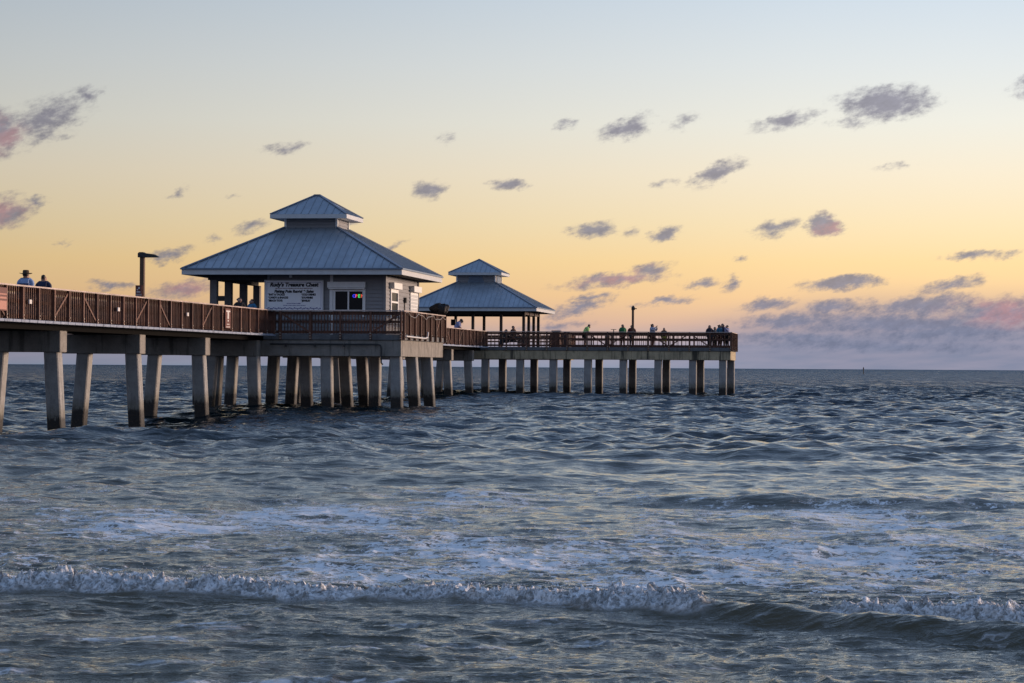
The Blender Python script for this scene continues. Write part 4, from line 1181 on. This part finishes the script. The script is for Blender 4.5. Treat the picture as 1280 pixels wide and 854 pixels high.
    if hair == 'long': HJ['e'] = (hp(0, .085, -.01), .10 * k); HJ['f'] = (hp(0, .09, -.12), .07 * k); HE += [('a', 'e'), ('e', 'f')]
    if hair == 'bun': HJ['e'] = (hp(0, .14, .17), .07 * k); HE += [('b', 'e')]
    skinned('hair', HJ, HE, hm, root, 1)
    if hat:
        prof = [(.0, .32), (.085, .315), (.105, .29), (.115, .20), (.13, .185), (.215, .185), (.22, .175), (.13, .168), (.0, .168)] if hat == 'brim' else [(0, .275), (.075, .265), (.112, .22), (.118, .15), (.0, .15)]
        n_ = 20; Vv = []; Ff = []
        for r_, z_ in prof:
            for q in range(n_):
                t_ = 2 * math.pi * q / n_; lift = .03 * abs(math.sin(t_)) ** 2 if (hat == 'brim' and r_ > .15) else 0
                lift = .03 * math.cos(t_) ** 2 if (hat == 'brim' and r_ > .15) else 0
                Vv.append(hp(r_ * math.cos(t_) * 1.0, r_ * math.sin(t_) * 1.1, z_ + lift))
        for i in range(len(prof) - 1):
            for q in range(n_): Ff.append((i * n_ + q, i * n_ + (q + 1) % n_, (i + 1) * n_ + (q + 1) % n_, (i + 1) * n_ + q))
        mb = MB(); mb.poly(Vv, Ff)
        if hat == 'cap': mb.poly([hp(-.09, -.09, .165), hp(.09, -.09, .165), hp(.07, -.2, .155), hp(-.07, -.2, .155), hp(-.09, -.09, .18), hp(.09, -.09, .18), hp(.07, -.2, .165), hp(-.07, -.2, .165)], [(0, 1, 2, 3), (7, 6, 5, 4), (0, 1, 5, 4), (1, 2, 6, 5), (2, 3, 7, 6), (3, 0, 4, 7)])
        mb.build('hat', M['hatbrown'] if hat == 'brim' else M['black'], root, smooth=True)
    if arms in ('camera', 'phone'):
        pL = (Vector(A_[0][1]) + Vector(A_[1][1])) / 2 if arms == 'camera' else Vector(A_[1][1]) + Vector((0, -.02, .06))
        c_ = Vector(up(*pL))
        MB().box(c_.x - .06 * k, c_.x + .06 * k, c_.y - .05 * k, c_.y + .01, c_.z - .01, c_.z + .08 * k).build('camera_in_hand' if arms == 'camera' else 'phone_in_hand', M['black'], root, .006)
    return root
M['hatbrown'] = simple('brown_felt_hat', (.055, .035, .02), .9)
PI = math.pi
# two on the near walkway
def walk(x, b): return b, A(x, b)
b_, a_ = walk(31.5, -.32)
r = person('person in wide brown hat and pale blue shirt behind the near railing', b_, a_, PI, 1.55, cloth('pale_blue_shirt', (.26, .36, .56)), cloth('khaki', (.2, .17, .12)), hat='brim', build=1.25)
mb = MB()
for q in range(6): mb.box(-.17 + q * .058, -.13 + q * .058, .20, .222, 1.13, 1.19)
mb.build('shirt_print', cloth('navy_print', (.03, .04, .10)), r)
b_, a_ = walk(53.8, -.3)
person('person in a dark blue jacket beside the one in the wide hat', b_, a_, PI, 1.50, cloth('dark_blue_jacket', (.012, .022, .06)), cloth('dark_trousers', (.02, .02, .025)), hair='bun', build=1.25)
# under the shop porch
b_, a_ = walk(299, -.6)
person('person in a black top under the porch, left of the blue top', b_, a_, .4, 1.52, cloth('black_top', (.012, .012, .014)), cloth('dark_trousers', (.02, .02, .025)), hair='long')
b_, a_ = walk(314.5, -.5)
person('person in a bright blue top under the porch, right of the pair', b_, a_, -.5, 1.50, cloth('bright_blue_top', (.03, .15, .28)), cloth('dark_trousers', (.02, .02, .025)), hair='bun')
# walkway towards the pavilion
a_ = A(572, -.6)
person('person in lavender shirt bending over the railing below the far pavilion', -.5, A(570.3, -.5), -1.35 + PI, 1.80, cloth('lavender_shirt', (.24, .26, .42)), cloth('grey_trousers', (.1, .1, .11)), arms='rail', lean=.34, head_down=.5, hat='cap', long_sleeve=False)
# seated under the pavilion
person('person leaning forward on the pavilion bench, right of the two', B(641.5, 94.0), 94.0, 1.2, 1.84, cloth('brown_top', (.05, .025, .02)), cloth('dark_trousers', (.02, .02, .025)), hair='bun', arms='rail', seated=True, z=Z_DECK + .18)
person('person slumped low on the bench under the pavilion, left of the two', B(632.5, 94.0), 94.0, -.6, 1.6, cloth('black_top', (.012, .012, .014)), cloth('dark_trousers', (.02, .02, .025)), seated=True, arms='lap', z=Z_DECK + .12)
# the end platform
tg = None
person('person in a lime green shirt bent over the far railing', B(731, 87.5), 87.5, 1.9, 1.62, cloth('lime_shirt', (.42, .66, .20)), cloth('olive_shorts', (.03, .03, .02)), arms='rail', lean=.40, head_down=.3, long_sleeve=False, short=True)
person('person in a dark green shirt left of the far lamp post', B(778.3, 87.6), 87.6, .5, 1.55, cloth('green_shirt', (.02, .16, .06)), cloth('brown_trousers', (.08, .03, .02)), long_sleeve=False)
person('person in a maroon top right behind the far lamp post', B(789.6, 88.4), 88.4, 0.2, 1.52, cloth('maroon_top', (.10, .015, .015)), cloth('dark_trousers', (.02, .02, .025)), arms='rail', build=1.25)
person('person in a white shirt raising a camera on the end platform', B(815.6, 87.8), 87.8, 1.1, 1.60, cloth('white_shirt', (.34, .38, .48)), cloth('brown_trousers', (.08, .03, .02)), arms='camera', hair='long')
person('short person with dark top and yellow shorts on the end platform', B(830.0, 88.0), 88.0, .2, 1.34, cloth('brown_top', (.05, .025, .02)), cloth('yellow_shorts', (.22, .18, .02)), short=True, hair='bun')
person('person in a navy jacket, leftmost of the group at the platform corner', B(887.0, 87.8), 87.8, .4, 1.52, cloth('navy_jacket', (.015, .018, .04)), cloth('dark_trousers', (.02, .02, .025)), build=1.1)
person('short person with grey top second from left in the group by the corner', B(893.6, 88.6), 88.6, .8, 1.42, cloth('grey_top', (.16, .14, .13)), cloth('dark_trousers', (.02, .02, .025)))
person('person in a teal blue top in the middle of the group by the corner', B(899.4, 87.7), 87.7, .9, 1.56, cloth('teal_top', (.04, .15, .24)), cloth('brown_trousers', (.08, .03, .02)), hair='long')
person('tallest person in the group by the corner, in a dark blue coat', B(903.2, 88.3), 88.3, .3, 1.64, cloth('dark_blue_coat', (.010, .014, .05)), cloth('dark_trousers', (.02, .02, .025)), build=1.15)
person('person in pale lilac shirt raising a phone at the platform corner', B(908.8, 87.8), 87.8, -.9, 1.53, cloth('lilac_shirt', (.36, .36, .52)), cloth('dark_trousers', (.02, .02, .025)), arms='phone')
